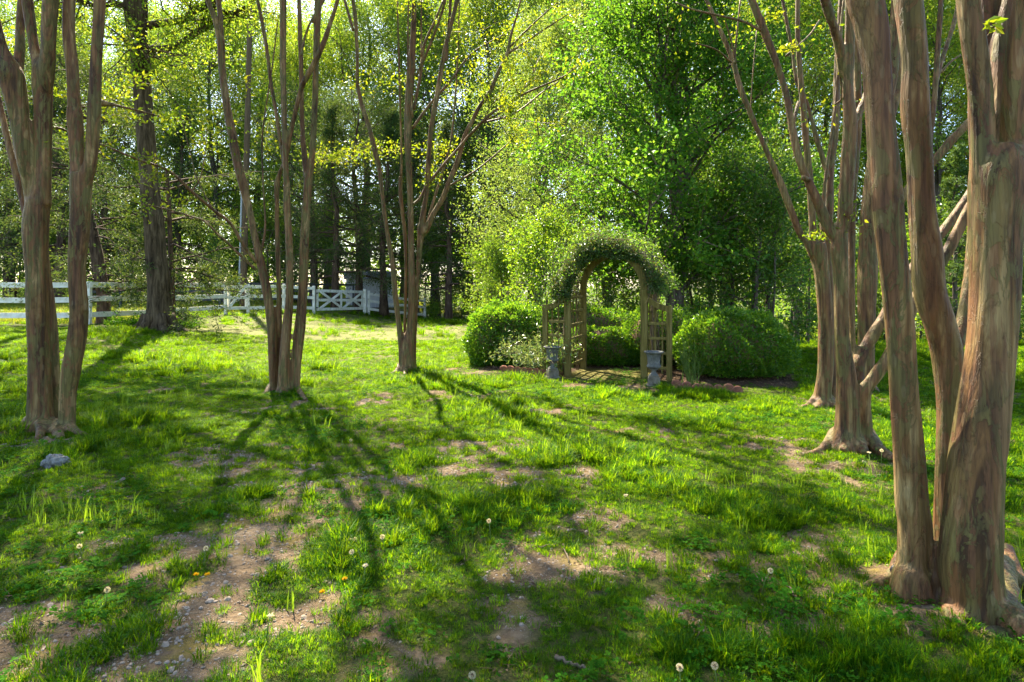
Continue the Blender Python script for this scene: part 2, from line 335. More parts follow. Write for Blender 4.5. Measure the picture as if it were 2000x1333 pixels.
MAT = dict(
    ground=ground_mat(),
    crape=crape_bark('crape_bark'),
    oak=plain_bark('oak_bark', (0.022, 0.015, 0.008), (0.085, 0.06, 0.034), (0.17, 0.125, 0.075), 9, 0.06),
    cedar_bark=plain_bark('cedar_bark', (0.03, 0.018, 0.012), (0.085, 0.055, 0.036), (0.16, 0.11, 0.075), 12, 0.02),
    dark_bark=plain_bark('forest_bark', (0.03, 0.024, 0.018), (0.085, 0.068, 0.052), (0.17, 0.14, 0.11), 10, 0.02),
    twig=rough_mat('twig_bark', [(0.09, 0.06, 0.035), (0.20, 0.15, 0.10)], (1, 1, 0.3), 14),
    white=rough_mat('white_paint', [(0.34, 0.31, 0.23), (0.66, 0.64, 0.54), (0.8, 0.79, 0.72)], (1, 1, 1), 4, 8, 0.7, 0.3, 0.004, 30, stops=[0.28, 0.42, 0.58]),
    dark_rail=rough_mat('dark_rail', [(0.045, 0.05, 0.05), (0.10, 0.11, 0.11)], (1, 1, 1), 5),
    arbour=rough_mat('weathered_wood', [(0.065, 0.052, 0.012), (0.14, 0.112, 0.028), (0.21, 0.17, 0.06)], (2.2, 2.2, 0.25), 9, 8, 0.85, 0.5, 0.006, 24),
    stone=rough_mat('urn_stone', [(0.045, 0.045, 0.038), (0.105, 0.107, 0.098), (0.20, 0.20, 0.18)], (1, 1, 1), 9, 8, 0.8, 0.4, 0.006, 40),
    plinth=rough_mat('plinth_stone', [(0.08, 0.07, 0.05), (0.15, 0.135, 0.10), (0.22, 0.2, 0.16)], (1, 1, 1), 9, 8, 0.9, 0.5, 0.008, 40),
    brick=rough_mat('edging_brick', [(0.12, 0.05, 0.03), (0.24, 0.10, 0.06), (0.30, 0.18, 0.12)], (1, 1, 1), 16, 8, 0.9, 0.6, 0.008, 50),
    pole=rough_mat('pole_wood', [(0.07, 0.045, 0.022), (0.13, 0.092, 0.052)], (1, 1, 0.05), 14),
    conduit=rough_mat('conduit', [(0.30, 0.34, 0.37), (0.38, 0.42, 0.45)], (1, 1, 1), 4, 2, 0.4, 0.05),
    shed=rough_mat('shed_paint', [(0.42, 0.43, 0.44), (0.62, 0.63, 0.64)], (1, 1, 0.2), 5, 6, 0.6, 0.2),
    shed_roof=rough_mat('shed_roof', [(0.10, 0.10, 0.11), (0.2, 0.2, 0.21)], (1, 1, 1), 6),
    lichen=rough_mat('lichen_stone', [(0.08, 0.08, 0.07), (0.20, 0.20, 0.185), (0.36, 0.36, 0.34)], (1, 1, 1), 22, 8, 0.95, 0.9, 0.02, 60),
    black=rough_mat('black_plastic', [(0.012, 0.012, 0.014), (0.03, 0.03, 0.033)], (1, 1, 1), 20, 4, 0.45, 0.1, spec=0.4),
    lens=rough_mat('lamp_glass', [(0.08, 0.09, 0.1), (0.12, 0.13, 0.14)], (1, 1, 1), 5, 2, 0.1, 0.0, spec=0.6),
    pebble=leaf_mat('pebble', [(0.08, 0.05, 0.03), (0.19, 0.13, 0.09), (0.36, 0.29, 0.22), (0.55, 0.49, 0.42)], 0.0, 1, 0.85, 0.15, 0.25, (0.8, 0.8, 0.8)),
    litter=leaf_mat('dry_litter', [(0.10, 0.06, 0.035), (0.22, 0.14, 0.08), (0.33, 0.24, 0.15)], 0.15, 1, 0.9, 0.1, 0.2, (0.75, 0.75, 0.75)),
    grass=leaf_mat('grass', [(0.022, 0.070, 0.003), (0.050, 0.120, 0.003), (0.108, 0.172, 0.004), (0.040, 0.104, 0.003)], 0.62, 2.3, 0.5, 0.12, 0.42, (0.42, 0.95, 0.5)),
    field=leaf_mat('field_grass', [(0.08, 0.13, 0.015), (0.13, 0.18, 0.02), (0.20, 0.20, 0.04)], 0.55, 1.4, 0.5, 0.3, 0.2),
    tall=leaf_mat('tall_grass', [(0.08, 0.16, 0.012), (0.13, 0.22, 0.018)], 0.55, 1.8, 0.4, 0.35, 0.2),
    clover=leaf_mat('clover', [(0.022, 0.08, 0.005), (0.040, 0.12, 0.007), (0.065, 0.15, 0.009)], 0.4, 1.7, 0.85, 0.05, 0.25),
    new_leaf=leaf_mat('new_leaf', [(0.10, 0.18, 0.010), (0.17, 0.24, 0.013), (0.24, 0.26, 0.018)], 0.6, 1.5, 0.4, 0.4),
    oak_leaf=leaf_mat('spring_oak_leaf', [(0.07, 0.15, 0.014), (0.135, 0.225, 0.022), (0.21, 0.265, 0.04)], 0.6, 1.6, 0.5, 0.3, 0.18),
    wood_leaf=leaf_mat('spring_wood_leaf', [(0.045, 0.11, 0.018), (0.09, 0.175, 0.026), (0.15, 0.225, 0.04)], 0.6, 1.6, 0.5, 0.3, 0.2),
    willow=leaf_mat('pale_leaf', [(0.08, 0.15, 0.028), (0.135, 0.215, 0.05), (0.185, 0.25, 0.08)], 0.55, 1.4, 0.5, 0.3),
    pear=leaf_mat('pear_leaf', [(0.030, 0.092, 0.011), (0.055, 0.138, 0.014), (0.10, 0.182, 0.020)], 0.52, 2.05, 0.5, 0.22),
    cedar=leaf_mat('cedar_needle', [(0.028, 0.055, 0.022), (0.05, 0.09, 0.028), (0.095, 0.13, 0.03)], 0.42, 1.7, 0.6, 0.2, 0.2),
    pine=leaf_mat('pine_needle', [(0.05, 0.10, 0.025), (0.09, 0.15, 0.04)], 0.35, 1.4, 0.6, 0.2),
    box=leaf_mat('hedge_leaf', [(0.034, 0.105, 0.010), (0.072, 0.168, 0.013), (0.14, 0.235, 0.016)], 0.5, 2.2, 0.3, 0.5),
    vine=leaf_mat('vine_leaf', [(0.020, 0.042, 0.014), (0.034, 0.065, 0.016), (0.055, 0.085, 0.018), (0.10, 0.085, 0.035)], 0.3, 1.5, 0.38, 0.35),
    nandina=leaf_mat('nandina_leaf', [(0.06, 0.12, 0.03), (0.12, 0.18, 0.06), (0.2, 0.24, 0.12)], 0.4, 1.4, 0.28, 0.6),
    rose=leaf_mat('green_cane', [(0.09, 0.15, 0.03), (0.16, 0.20, 0.05)], 0.3, 1.4),
    shrub=leaf_mat('shrub_leaf', [(0.055, 0.125, 0.012), (0.10, 0.19, 0.016), (0.16, 0.235, 0.02)], 0.55, 1.7, 0.4, 0.4, 0.2),
    dogwood=leaf_mat('small_tree_leaf', [(0.04, 0.105, 0.016), (0.075, 0.16, 0.022), (0.13, 0.21, 0.026)], 0.5, 1.7, 0.4, 0.4, 0.2),
    puff=leaf_mat('dandelion_puff', [(0.62, 0.60, 0.56), (0.75, 0.74, 0.7)], 0.5, 1.2, 0.9, 0.1, 0.15, (0.8, 0.8, 0.8)),
    petal=leaf_mat('dandelion_petal', [(0.75, 0.48, 0.01), (0.8, 0.55, 0.02)], 0.3, 1.0, tint=(1, 1, 1)),
)

# ------------------------------------------------------------------ ground
ARB = np.array([1.625, 10.73]); AW = np.array([0.934, -0.358]); AD = np.array([0.358, 0.934])   # arbour centre front, across, deep
PATCH = [(60,1235,230,75),(180,1300,170,50),(330,1125,170,65),(440,1090,150,50),(560,1060,150,55),(640,1000,130,45),(590,955,80,26),(540,975,90,25),
    (440,900,85,22),(700,945,120,40),(790,950,130,40),(860,880,90,24),(960,885,90,22),(900,920,80,25),(1010,870,60,14),(1100,1085,95,42),(1050,1125,110,35),(1170,1010,50,22),
    (1440,1100,130,32),(1310,850,60,13),(1190,845,60,10),(980,1180,70,40),(640,1200,90,35),(720,1230,60,35),(760,780,70,9),(860,775,60,8),
    (1080,800,60,8),(950,775,60,7),(1540,880,80,14),(1640,905,110,16),(1500,870,60,10),(470,1170,80,40),(820,1290,60,25),(1480,1220,110,22),(1350,1190,70,20),
    (1690,1130,110,25),(1600,1060,60,20),(1800,1150,170,45),(800,690,90,8),(700,655,90,6),(860,700,60,6),(560,790,70,8),(640,790,60,9),(110,860,80,10),(250,1230,120,45),(1240,760,60,8),(1150,755,50,6),
    (480,1010,60,15),(740,830,80,10),(1010,930,60,18),(1130,930,60,14),(1220,1080,50,18),(340,640,60,6),(450,680,120,6),(1600,795,60,10),(1900,1195,90,30),(1800,1165,70,20)]
PE = []
for (px, py, rx, ry) in PATCH:
    c = on_ground(px, py); D = c[1]; a = rx * D / F; n_, f_ = on_ground(px, py + ry), on_ground(px, max(py - ry, 572)); PE.append((c[0], c[1], a, max(0.08, (f_[1] - n_[1]) / 2)))
def bare(x, y):
    x = np.asarray(x, float); y = np.asarray(y, float); s = np.zeros_like(x)
    for (cx, cy_, a, b) in PE: s = np.maximum(s, np.exp(-(((x - cx) / a)**2 + ((y - cy_) / b)**2) * 1.1))
    n = fbm(x * 3.4, y * 3.4, 21, 5); k = fbm(x * 0.7, y * 0.7, 31, 3)
    return np.clip(s * 1.35 + (n - 0.51) * 4.2 * ss(0.05, 0.3, s + (k - 0.36) * 0.7) + 0.0, 0, 1) * ss(16, 11, y) 
def arb_uv(x, y): dx = x - ARB[0]; dy = y - ARB[1]; return dx * AW[0] + dy * AW[1], dx * AD[0] + dy * AD[1]
def bed(x, y):
    u, v = arb_uv(x, y)
    inside = ss(-2.6, -2.3, u) * ss(3.2, 2.9, u) * ss(-0.05, 0.15, v) * ss(4.6, 4.0, v)
    return inside * (1 - path(x, y))
def path(x, y):
    u, v = arb_uv(x, y); return ss(-0.78, -0.62, u) * ss(0.78, 0.62, u) * ss(-0.35, 0.1, v) * ss(1.3, 1.1, v)
def sun_pale(x, y): return 0.85 * ss(10.5, 17, y) * ss(33, 24, y) * ss(-13, -8, x) * ss(1.2, -3.0, x) * ss(0.30, 0.75, fbm(x * 0.8, y * 0.8, 71, 5) + 0.12)  # mask of the back lawn whose sunlit look is put into the ground colour
def make_ground():
    far = np.array([-1500, -700, -350, -180, -110, -75, -55])
    xs = np.concatenate([far, np.linspace(-45, -8.2, 90), np.linspace(-8, 8, 240), np.linspace(8.2, 45, 90), -far[::-1]])
    ys = np.concatenate([[-900, -300, -80, -25, -8, -2, 0.5], np.linspace(1.4, 12, 190), np.linspace(12.1, 45, 150), [50, 60, 75, 100, 150, 250, 450, 900, 1800]])
    X, Y = np.meshgrid(xs, ys); Z = ground(X, Y); m = MB(); w = len(xs); h = len(ys)
    i = (np.arange(h - 1)[:, None] * w + np.arange(w - 1)[None]); Q = np.stack([i, i + 1, i + w + 1, i + w], -1).reshape(-1, 4)
    m.add(np.stack([X, Y, Z], -1).reshape(-1, 3), Q, 0, True); o = m.build('ground', MAT['ground'])
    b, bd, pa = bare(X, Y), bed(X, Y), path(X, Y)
    c = np.stack([np.clip(1 - b * 1.25, 0, 1) * ss(0.25, 0.7, 1 - b), bd, pa, sun_pale(X, Y)], -1).reshape(-1, 4)
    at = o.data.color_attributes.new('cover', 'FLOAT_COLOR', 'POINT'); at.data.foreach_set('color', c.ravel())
    return tag(o, 'lawn ground with bare brown soil patches and mossy thatch', None, None, 'structure')
make_ground()

# ------------------------------------------------------------------ crape myrtles
def crape(label, base_px, D, stems, forks, thin, roots, voxel, crown, seed, mound=0.0):
    """stems/forks: rows (px, py, width) traced bottom to top with a depth offset; fused into one trunk; thin ones are branches"""
    rng = rs(seed); foot = on_ground(*base_px); D = foot[1] if D is None else D
    foot = np.array([(base_px[0] - CX) / F * D, D, gz((base_px[0] - CX) / F * D, D)])
    root = empty('crape_myrtle_tree', foot, 0, label, 'tree', 'old crape myrtles on the lawn')
    tops = []; m = MB()
    def line(rows, d0, d1):
        rows = np.array(rows, float); t = np.linspace(0, 1, len(rows)); d = D + d0 + (d1 - d0) * t
        return np.array([np.append(P(r[0], r[1], dd), r[2] * 0.435 * dd / F) for r, dd in zip(rows, d)])
    for rows, d0, d1, isbase in [(s[0], s[1], s[2], True) for s in stems] + [(s[0], s[1], s[2], False) for s in forks]:
        L = line(rows, d0, d1)
        if isbase:
            low = L[0].copy(); low[2] = gz(low[0], low[1]) - 0.25; low[3] *= 1.5; L = np.vstack([low, L])
        S = smooth_poly(L, 7); S[:, :3] -= foot; S[:, 3] = np.maximum(S[:, 3], 0.006)
        tube(m, S[:, :3], S[:, 3], 20, 0.035, rng)
        if rows[-1][1] < 30: tops.append((L[-1, :3], L[-1, :3] - L[-2, :3], L[-1, 3]))
    for rt in roots:                                   # (px, py, radius m) along the ground
        pts = []
        for k, (px, py, r) in enumerate(rt):
            g = on_ground(px, py); g[2] += r * (0.6 if k else 1.5) - 0.01; pts.append(np.append(g, r * (1.15 if k < 2 else 1.3)))
        pts = np.array(pts); S = smooth_poly(pts, 6); S[:, :3] -= foot; tube(m, S[:, :3], S[:, 3], 12, 0.06, rng)
    tmp = m.build('trunk_tmp', MAT['crape'])
    md = tmp.modifiers.new('r', 'REMESH'); md.mode = 'VOXEL'; md.voxel_size = voxel; md.use_smooth_shade = True
    sm = tmp.modifiers.new('s', 'SMOOTH'); sm.iterations = 5; sm.factor = 0.5
    dg = bpy.context.evaluated_depsgraph_get(); me = bpy.data.meshes.new_from_object(tmp.evaluated_get(dg)); me.name = 'trunk'
    bpy.data.objects.remove(tmp)
    n = len(me.vertices); co = np.empty(n * 3); no = np.empty(n * 3); me.vertices.foreach_get('co', co); me.vertices.foreach_get('normal', no)
    co = co.reshape(-1, 3); no = no.reshape(-1, 3); a = np.arctan2(no[:, 1], no[:, 0])
    k = 11.0
    d = (fbm(co[:, 0] * k + co[:, 1] * 7 + 40, co[:, 2] * 1.3 + co[:, 1] * k * 0.8 + 17, seed, 3) - 0.5) * 0.020 * min(1.0, 0.6 + voxel * 20)
    co = co + no * d[:, None]; me.vertices.foreach_set('co', co.ravel()); me.polygons.foreach_set('use_smooth', np.ones(len(me.polygons), bool)); me.update()
    me.materials.clear(); me.materials.append(MAT['crape'])
    o = bpy.data.objects.new('trunk', me); link(o, root)
    for rows, d0, d1 in thin:
        L = line(rows, d0, d1); S = smooth_poly(L, 6); mb = MB(); S[:, 3] = np.maximum(S[:, 3], 0.004)
        tube(mb, S[:, :3] - foot, S[:, 3], 7, 0.04, rng); mb.build('branch', MAT['crape'], root)
        tops.append((L[-1, :3], L[-1, :3] - L[-2, :3], L[-1, 3]))
    # crown: finer wood and young leaves
    cm = MB(); LP, LA = [], []
    def grow(p, d, r, ln, lev):
        n = 5; pts = [p]; dd = d / np.linalg.norm(d)
        for i in range(n):
            dd = dd + rng.normal(0, 0.10, 3) + np.array([0, 0, 0.07 if lev < 2 else -0.01]); dd /= np.linalg.norm(dd); pts.append(pts[-1] + dd * ln / n)
        pts = np.array(pts); tube(cm, pts - foot, np.linspace(r, r * 0.5, n + 1), 6 if lev < 1 else (4 if lev < 2 else 3), 0, None, 0, False)
        if lev >= crown['lev']:
            k = crown['leaf']; t = rng.randint(1, n + 1, k); q = pts[t] + rng.normal(0, ln * 0.085, (k, 3)); LP.append(q - foot); LA.append(unit(rng, k) + np.array([0, 0, 0.3]) + dd)
            return
        kids = crown['kids'][lev]
        for i in range(kids):
            t = rng.uniform(0.35, 1.0) if i else 1.0; j = min(n, int(t * n + 0.5)); az = unit(rng, 1)[0]; az -= dd * np.dot(az, dd); az /= np.linalg.norm(az) + 1e-6
            sp = rng.uniform(0.5, 1.1) if i else 0.15
            grow(pts[j], dd * 1.0 + az * sp + np.array([0, 0, 0.10]), r * (0.62 if i else 0.72), ln * rng.uniform(0.62, 0.9), lev + 1)
    for (p, d, r) in tops:
        if r > 0.019: grow(p, d, r * 0.98, crown['len'] * rng.uniform(0.8, 1.15) * (1 if r > 0.03 else 0.65), 0 if r > 0.03 else 1)
        else:
            k = crown.get('tip', crown['leaf']); LP.append(p - foot + rng.normal(0, crown.get('sig', 0.12), (k, 3))); LA.append(unit(rng, k))
    for (px, py, dd, sx, sz, k) in crown.get('sprays', []):      # leafy sprigs low on the stems
        c = P(px, py, D + dd); q = rng.normal(0, 1, (k, 3)) * np.array([sx, sx * 0.6, sz]) * D / F + c; q[:, 2] += 0.4 * (fbm(q[:, 0] * 3, q[:, 1] * 3, seed) - 0.5) * sz * D / F * 3
        LP.append(q - foot); LA.append(unit(rng, k) + np.array([0.3, 0, 0.1]))
        for t in range(max(2, k // 40)):
            a, b = q[rng.randint(k)], q[rng.randint(k)]; tube(cm, np.array([a, (a + b) / 2 + rng.normal(0, 0.03, 3), b]) - foot, [0.004, 0.0035, 0.002], 3, 0, None, 0, False)
    LP = np.concatenate(LP); LA = np.concatenate(LA)
    leaves(cm, LP, LA, rng.uniform(0.6, 1.25, len(LP)) * crown['size'], 0.5, 1, rng)
    cm.build('crown', [MAT['crape'], MAT['new_leaf']], root)
    return root

# the tree at the left edge
crape('old crape myrtle with thick stems in front of white board fence', (92, 838), None,
  [([(80,835,74),(79,822,54),(78,768,46),(77,700,42),(75,633,43),(73,570,43),(72,531,42),(70,450,50),(76,390,46)], 0, 0.05),
   ([(128,838,40),(130,825,32),(132,768,33),(139,720,37),(149,666,37),(154,609,36),(150,531,34),(154,470,38),(156,430,39),(157,380,42),(158,340,44)], -0.05, 0.0),
   ([(106,838,28),(108,790,22),(107,730,20),(103,640,18),(95,560,16),(85,480,16)], 0.22, 0.1)],
  [([(78,400,44),(82,338,36),(84,236,34),(83,169,40),(84,135,42),(70,101,22),(60,50,22),(53,0,23),(50,-40,22)], 0.05, 0.1),
   ([(86,180,30),(92,130,32),(94,101,29),(96,50,30),(99,0,31),(101,-40,30)], 0.05, -0.1),
   ([(66,450,26),(57,371,22),(48,304,36),(38,236,38),(26,169,46),(20,140,44),(8,100,20),(0,70,18),(-20,0,18)], 0.05, -0.2),
   ([(30,160,26),(38,101,20),(39,50,17),(42,0,16),(44,-40,15)], 0.0, 0.3),
   ([(54,440,16),(45,395,14),(32,338,16),(14,270,13),(0,205,12),(-14,140,11),(-30,20,10)], 0.1, 0.35),
   ([(154,360,34),(150,304,29),(146,230,32),(145,202,27),(141,135,26),(134,67,26),(135,0,25),(136,-40,25)], 0.0, 0.15),
   ([(162,370,30),(172,335,28),(178,304,26),(184,215,27),(187,135,25),(191,67,25),(194,0,26),(196,-40,25)], 0.0, -0.1),
   ([(154,596,34),(164,604,24),(171,608,9)], -0.03, -0.03), ([(70,592,36),(60,598,22),(53,602,8)], -0.0, -0.0)],
  [([(190,200,20),(230,207,7),(275,218,5),(320,230,4)], 0.2, 0.6), ([(100,250,9),(120,252,6),(140,262,4)], 0.1, 0.3)],
  [[(66,833,0.07),(38,841,0.045),(10,849,0.03),(-15,856,0.02)],[(100,838,0.06),(112,850,0.05),(120,858,0.03)],[(125,838,0.06),(142,845,0.05),(160,851,0.03),(175,852,0.015)],[(80,840,0.06),(78,853,0.04),(70,860,0.02)]],
  0.016, dict(lev=3, kids=(3, 4, 4), leaf=76, len=1.6, size=0.062,
    sprays=[(215,195,0.5,20,8,110),(232,225,0.6,30,10,130),(118,180,0.4,14,8,60),(265,160,0.8,26,9,90),(20,95,0.5,14,20,90),(250,75,0.8,14,14,60)]), 11)
# the second tree, four stems, in front of the gates
crape('slender crape myrtle with four close stems in front of white gates', (556, 768), None,
  [([(535,762,24),(534,757,18),(533,700,19),(531,640,20),(523,580,18.5),(511,520,18.5),(504,490,16.5),(491,430,15.5),(484,400,17),(474,360,20),(460,300,20),(449,240,18),(439,180,16.5),(433,120,16.5),(431,75,17)], 0.05, 0.1),
   ([(553,764,32),(553,757,26),(555,700,22),(560,640,21),(566,580,16),(566,520,15.5),(564,460,16),(561,400,15),(560,360,13.5),(557,300,12),(555,240,12.5),(554,180,13.5),(553,120,15),(553,60,16),(553,0,15.5),(553,-40,15)], -0.1, 0),
   ([(577,766,26),(576,757,22),(579,700,22),(586,640,24),(591,580,21),(593,520,21),(595,460,20),(598,400,19),(601,360,20),(602,340,20)], 0, 0.05),
   ([(548,690,18),(546,640,12),(544,580,11),(543,520,10.5),(541,430,11),(541,400,10.5),(541,360,13),(545,342,10),(552,322,8)], 0.15, 0.05)],
  [([(432,90,14),(420,40,13),(406,0,13),(395,-40,13)], 0.1, 0.0), ([(434,90,10),(430,40,12),(427,0,13),(426,-40,12)], 0.1, 0.25),
   ([(600,350,14),(594,300,14),(590,240,11),(589,180,10.5),(588,120,11),(586,60,10),(584,0,10),(583,-40,10)], 0.05, 0.25),
   ([(604,350,15),(610,300,13.5),(614,240,13),(616,180,13.5),(617,120,14),(619,60,14.5),(621,0,15),(622,-40,14)], 0.05, -0.1),
   ([(556,322,10),(572,240,9),(587,180,10.5),(596,156,12),(620,111,12),(641,60,11),(659,0,10),(668,-40,10)], 0, -0.35),
   ([(555,330,8),(542,240,8.5),(530,168,9),(524,120,9.5),(515,60,9),(503,0,9),(496,-40,9)], 0, 0.3),
   ([(588,110,7),(602,54,7),(632,0,7.5),(645,-30,7)], -0.2, 0.0)],
  [([(501,513,9),(475,478,8),(451,438,7),(424,416,7),(400,396,6.5),(375,375,6.5),(330,334,6),(278,315,5),(240,300,4.5),(195,281,3.5)], 0.0, -0.9),
   ([(501,528,6),(469,499,5.5),(445,475,5),(427,460,4.5),(400,433,4.2),(375,424,4),(330,410,3.5),(277,399,2.8)], 0.05, -0.5),
   ([(511,490,6),(518,440,4.5),(514,360,4),(512,270,3.6),(524,180,3.4),(533,120,3),(542,45,2.6)], 0.1, 0.4),
   ([(430,430,4),(408,395,3),(385,350,2.5),(372,300,2.2),(350,215,2)], -0.3, -0.2), ([(375,375,3),(392,345,2.4),(400,300,2),(405,250,1.8)], -0.5, -0.4)],
  [[(530,763,0.055),(518,770,0.03),(508,774,0.015)],[(578,764,0.05),(588,773,0.04),(598,783,0.025)],[(552,766,0.05),(550,772,0.03)]],
  0.018, dict(lev=3, kids=(3, 4, 4), leaf=76, len=1.6, size=0.062,
    sprays=[(300,345,-0.7,16,9,110),(285,310,-0.8,18,7,80),(420,215,0.2,24,16,150),(400,280,-0.2,26,14,140),(372,160,0.3,20,16,110),(470,170,0.3,22,14,110),(520,270,0.3,18,24,120),(640,305,0.5,26,9,130),(345,390,-0.5,20,8,60)]), 12)
# the middle tree, many upright limbs
crape('crape myrtle whose trunk fans into many limbs beside the round hedge', (796, 726), None,
  [([(795,724,46),(796,719,38),(795,693,33),(798,665,26),(802,636,17),(804,579,16),(804,522,14.5),(803,465,14),(802,410,14),(800,360,14),(797,300,15.5),(797,240,19),(800,180,18),(804,120,17),(807,60,14),(809,0,11),(810,-40,10)], 0, 0),
   ([(786,700,18),(780,640,13),(772,579,12),(767,522,12.5),(758,465,10.5),(750,410,10),(747,380,9),(741,330,11.5),(732,294,13),(719,240,10.5),(708,210,10.5),(699,168,9),(698,120,8),(695,45,9),(690,0,7.5),(687,-40,7)], 0.0, 0.0),
   ([(806,690,16),(812,610,9),(816,540,9),(820,480,13),(824,440,18)], 0.1, 0.1),
   ([(790,690,10),(791,620,7),(793,540,8),(791,465,9),(785,410,10),(782,380,10),(782,345,9)], 0.12, 0.2)],
  [([(822,455,15),(828,410,12),(833,380,11),(835,345,13),(838,300,10.5),(844,240,12),(855,180,11),(865,120,10.5),(878,60,10),(893,0,10),(900,-40,9)], 0.1, 0.0),
   ([(826,458,13),(833,448,13),(848,417,13),(866,385,12.5),(876,360,12),(894,315,11.5),(909,264,11),(924,234,10.5),(936,210,10),(957,180,9.5),(972,144,9),(990,108,8.5),(996,78,7),(1008,36,6.5),(1017,0,6)], 0.1, -0.4),
   ([(872,120,7),(876,60,7.5),(880,0,8),(882,-40,7)], 0.05, 0.3)],
  [([(996,92,5),(1028,60,4.5),(1060,30,3.5),(1090,5,3)], -0.4, -0.6), ([(994,104,5),(1030,80,4.5),(1060,60,3.5),(1110,28,2.5)], -0.4, -0.3),
   ([(916,266,7),(960,222,6),(1020,186,5),(1060,168,4.2),(1100,150,3.2),(1130,128,2.5)], -0.3, -0.9), ([(945,240,5),(1005,222,4.2),(1060,180,3.2),(1090,160,2.4)], -0.4, -0.2),
   ([(880,362,5),(930,333,4),(984,288,3),(1010,262,2)], -0.2, -0.6), ([(838,358,7),(870,318,6.5),(900,285,6),(916,264,5)], 0.0, -0.3),
   ([(834,440,7),(846,396,6),(864,339,5.5),(879,285,5),(885,240,4.5),(891,168,4),(895,90,3.4),(897,0,3)], 0.15, 0.5),
   ([(805,252,7),(840,204,6.5),(882,156,5.5),(918,108,5),(960,81,4),(1000,60,3)], 0.1, 0.7), ([(808,215,8),(822,144,7.5),(828,90,7),(850,40,6),(866,0,5)], 0.1, 0.5),
   ([(823,110,4.5),(823,50,4),(823,0,3.6)], 0.2, 0.5), ([(783,345,7),(784,300,5),(780,150,4.5),(776,0,4)], 0.2, 0.3), ([(806,230,6),(797,150,4.5),(797,60,4),(798,0,3.5)], -0.1, -0.3),
   ([(812,150,6),(835,100,6),(858,40,5.5),(870,0,5)], -0.1, -0.4), ([(690,60,6),(683,36,6.5),(673,0,6)], 0, 0.2), ([(806,400,6),(818,390,6),(828,372,5),(836,350,4)], 0.0, 0.05)],
  [[(782,722,0.06),(772,728,0.035),(762,732,0.02)],[(806,722,0.06),(818,728,0.035),(832,730,0.02)],[(794,728,0.05),(790,734,0.03)]],
  0.020, dict(lev=3, kids=(3, 4, 4), leaf=76, len=1.6, size=0.062,
    sprays=[(690,300,0.3,40,10,330),(640,310,0.4,30,9,190),(740,285,0.2,24,10,150),(865,285,0.4,20,14,200),(800,290,0.6,30,10,140),(850,325,0.2,14,12,90),(770,160,0.3,20,12,110),(700,165,0.1,14,18,110),(885,170,0.5,22,20,200),
            (930,120,0.4,30,20,180),(960,60,0.3,40,22,200),(870,60,0.3,30,30,150),(1020,80,-0.3,36,22,150)]), 13)
# the right-hand group
crape('multi-stemmed crape myrtle with two limbs slanting right from a low fork', (1662, 872), None,
  [([(1652,866,70),(1653,845,56),(1654,824,50),(1654,767,46),(1652,730,40),(1645,660,32),(1644,617,31),(1642,542,32),(1639,490,36),(1640,455,34)], 0, 0),
   ([(1684,868,44),(1686,840,36),(1684,800,34),(1686,770,32),(1696,752,27),(1720,720,26),(1738,695,27),(1784,596,26),(1815,545,24),(1846,500,24),(1895,405,22),(1940,330,20),(1990,240,18),(2030,150,16),(2060,20,14)], 0.05, -0.3),
   ([(1672,850,40),(1672,760,34),(1675,715,30),(1690,682,27),(1726,622,24),(1775,536,22),(1835,461,21),(1895,379,20),(1960,280,18),(2010,180,16),(2040,20,14)], 0.05, 0.3)],
  [([(1636,470,26),(1622,450,24),(1612,430,23),(1586,371,21),(1565,321,18),(1551,270,16),(1539,202,15),(1521,135,16),(1495,67,17),(1468,0,16),(1455,-40,16)], 0, 0.2),
   ([(1640,465,26),(1648,430,29),(1651,405,32),(1657,304,32),(1660,236,30),(1656,169,24),(1660,67,22),(1659,0,18),(1658,-40,17)], 0, -0.1),
   ([(1668,710,16),(1664,640,15),(1663,540,15),(1664,430,16),(1672,300,16),(1676,210,16),(1672,60,15),(1676,0,14),(1677,-40,14)], 0.15, 0.35),
   ([(1658,260,16),(1668,240,15),(1682,210,15),(1700,160,14),(1716,60,13),(1722,0,12)], 0, 0.3),
   ([(1645,150,14),(1640,95,22),(1627,50,21),(1612,0,20),(1600,-40,19)], -0.05, -0.25),
   ([(1580,352,14),(1568,348,12)], 0.0, -0.10)],
  [([(1545,262,7),(1556,214,8),(1560,200,7)], 0.1, 0.3), ([(1486,60,6),(1450,42,6),(1400,30,5),(1350,18,4),(1320,5,3.5)], 0.1, 0.5), ([(1428,122,5),(1400,98,4),(1360,85,3)], 1.6, 1.3),
   ([(1640,140,5),(1644,190,4),(1630,205,4)], 0.0, 0.1), ([(1535,110,5),(1580,70,4),(1600,40,3)], 0.3, 0.6)],
  [[(1634,866,0.07),(1612,878,0.045),(1590,886,0.025),(1565,890,0.012)],[(1690,864,0.07),(1712,880,0.055),(1735,895,0.04),(1760,906,0.025)],[(1655,872,0.06),(1648,886,0.035)],[(1672,872,0.06),(1690,890,0.035)]],
  0.016, dict(lev=3, kids=(3, 3, 3), leaf=26, len=1.3, size=0.05, sprays=[(1535,98,0.2,10,4,60),(1595,458,1.5,14,5,50),(1508,30,0.2,8,6,24),(1545,90,0.4,12,4,40),(1665,430,-0.1,10,18,30)]), 14)
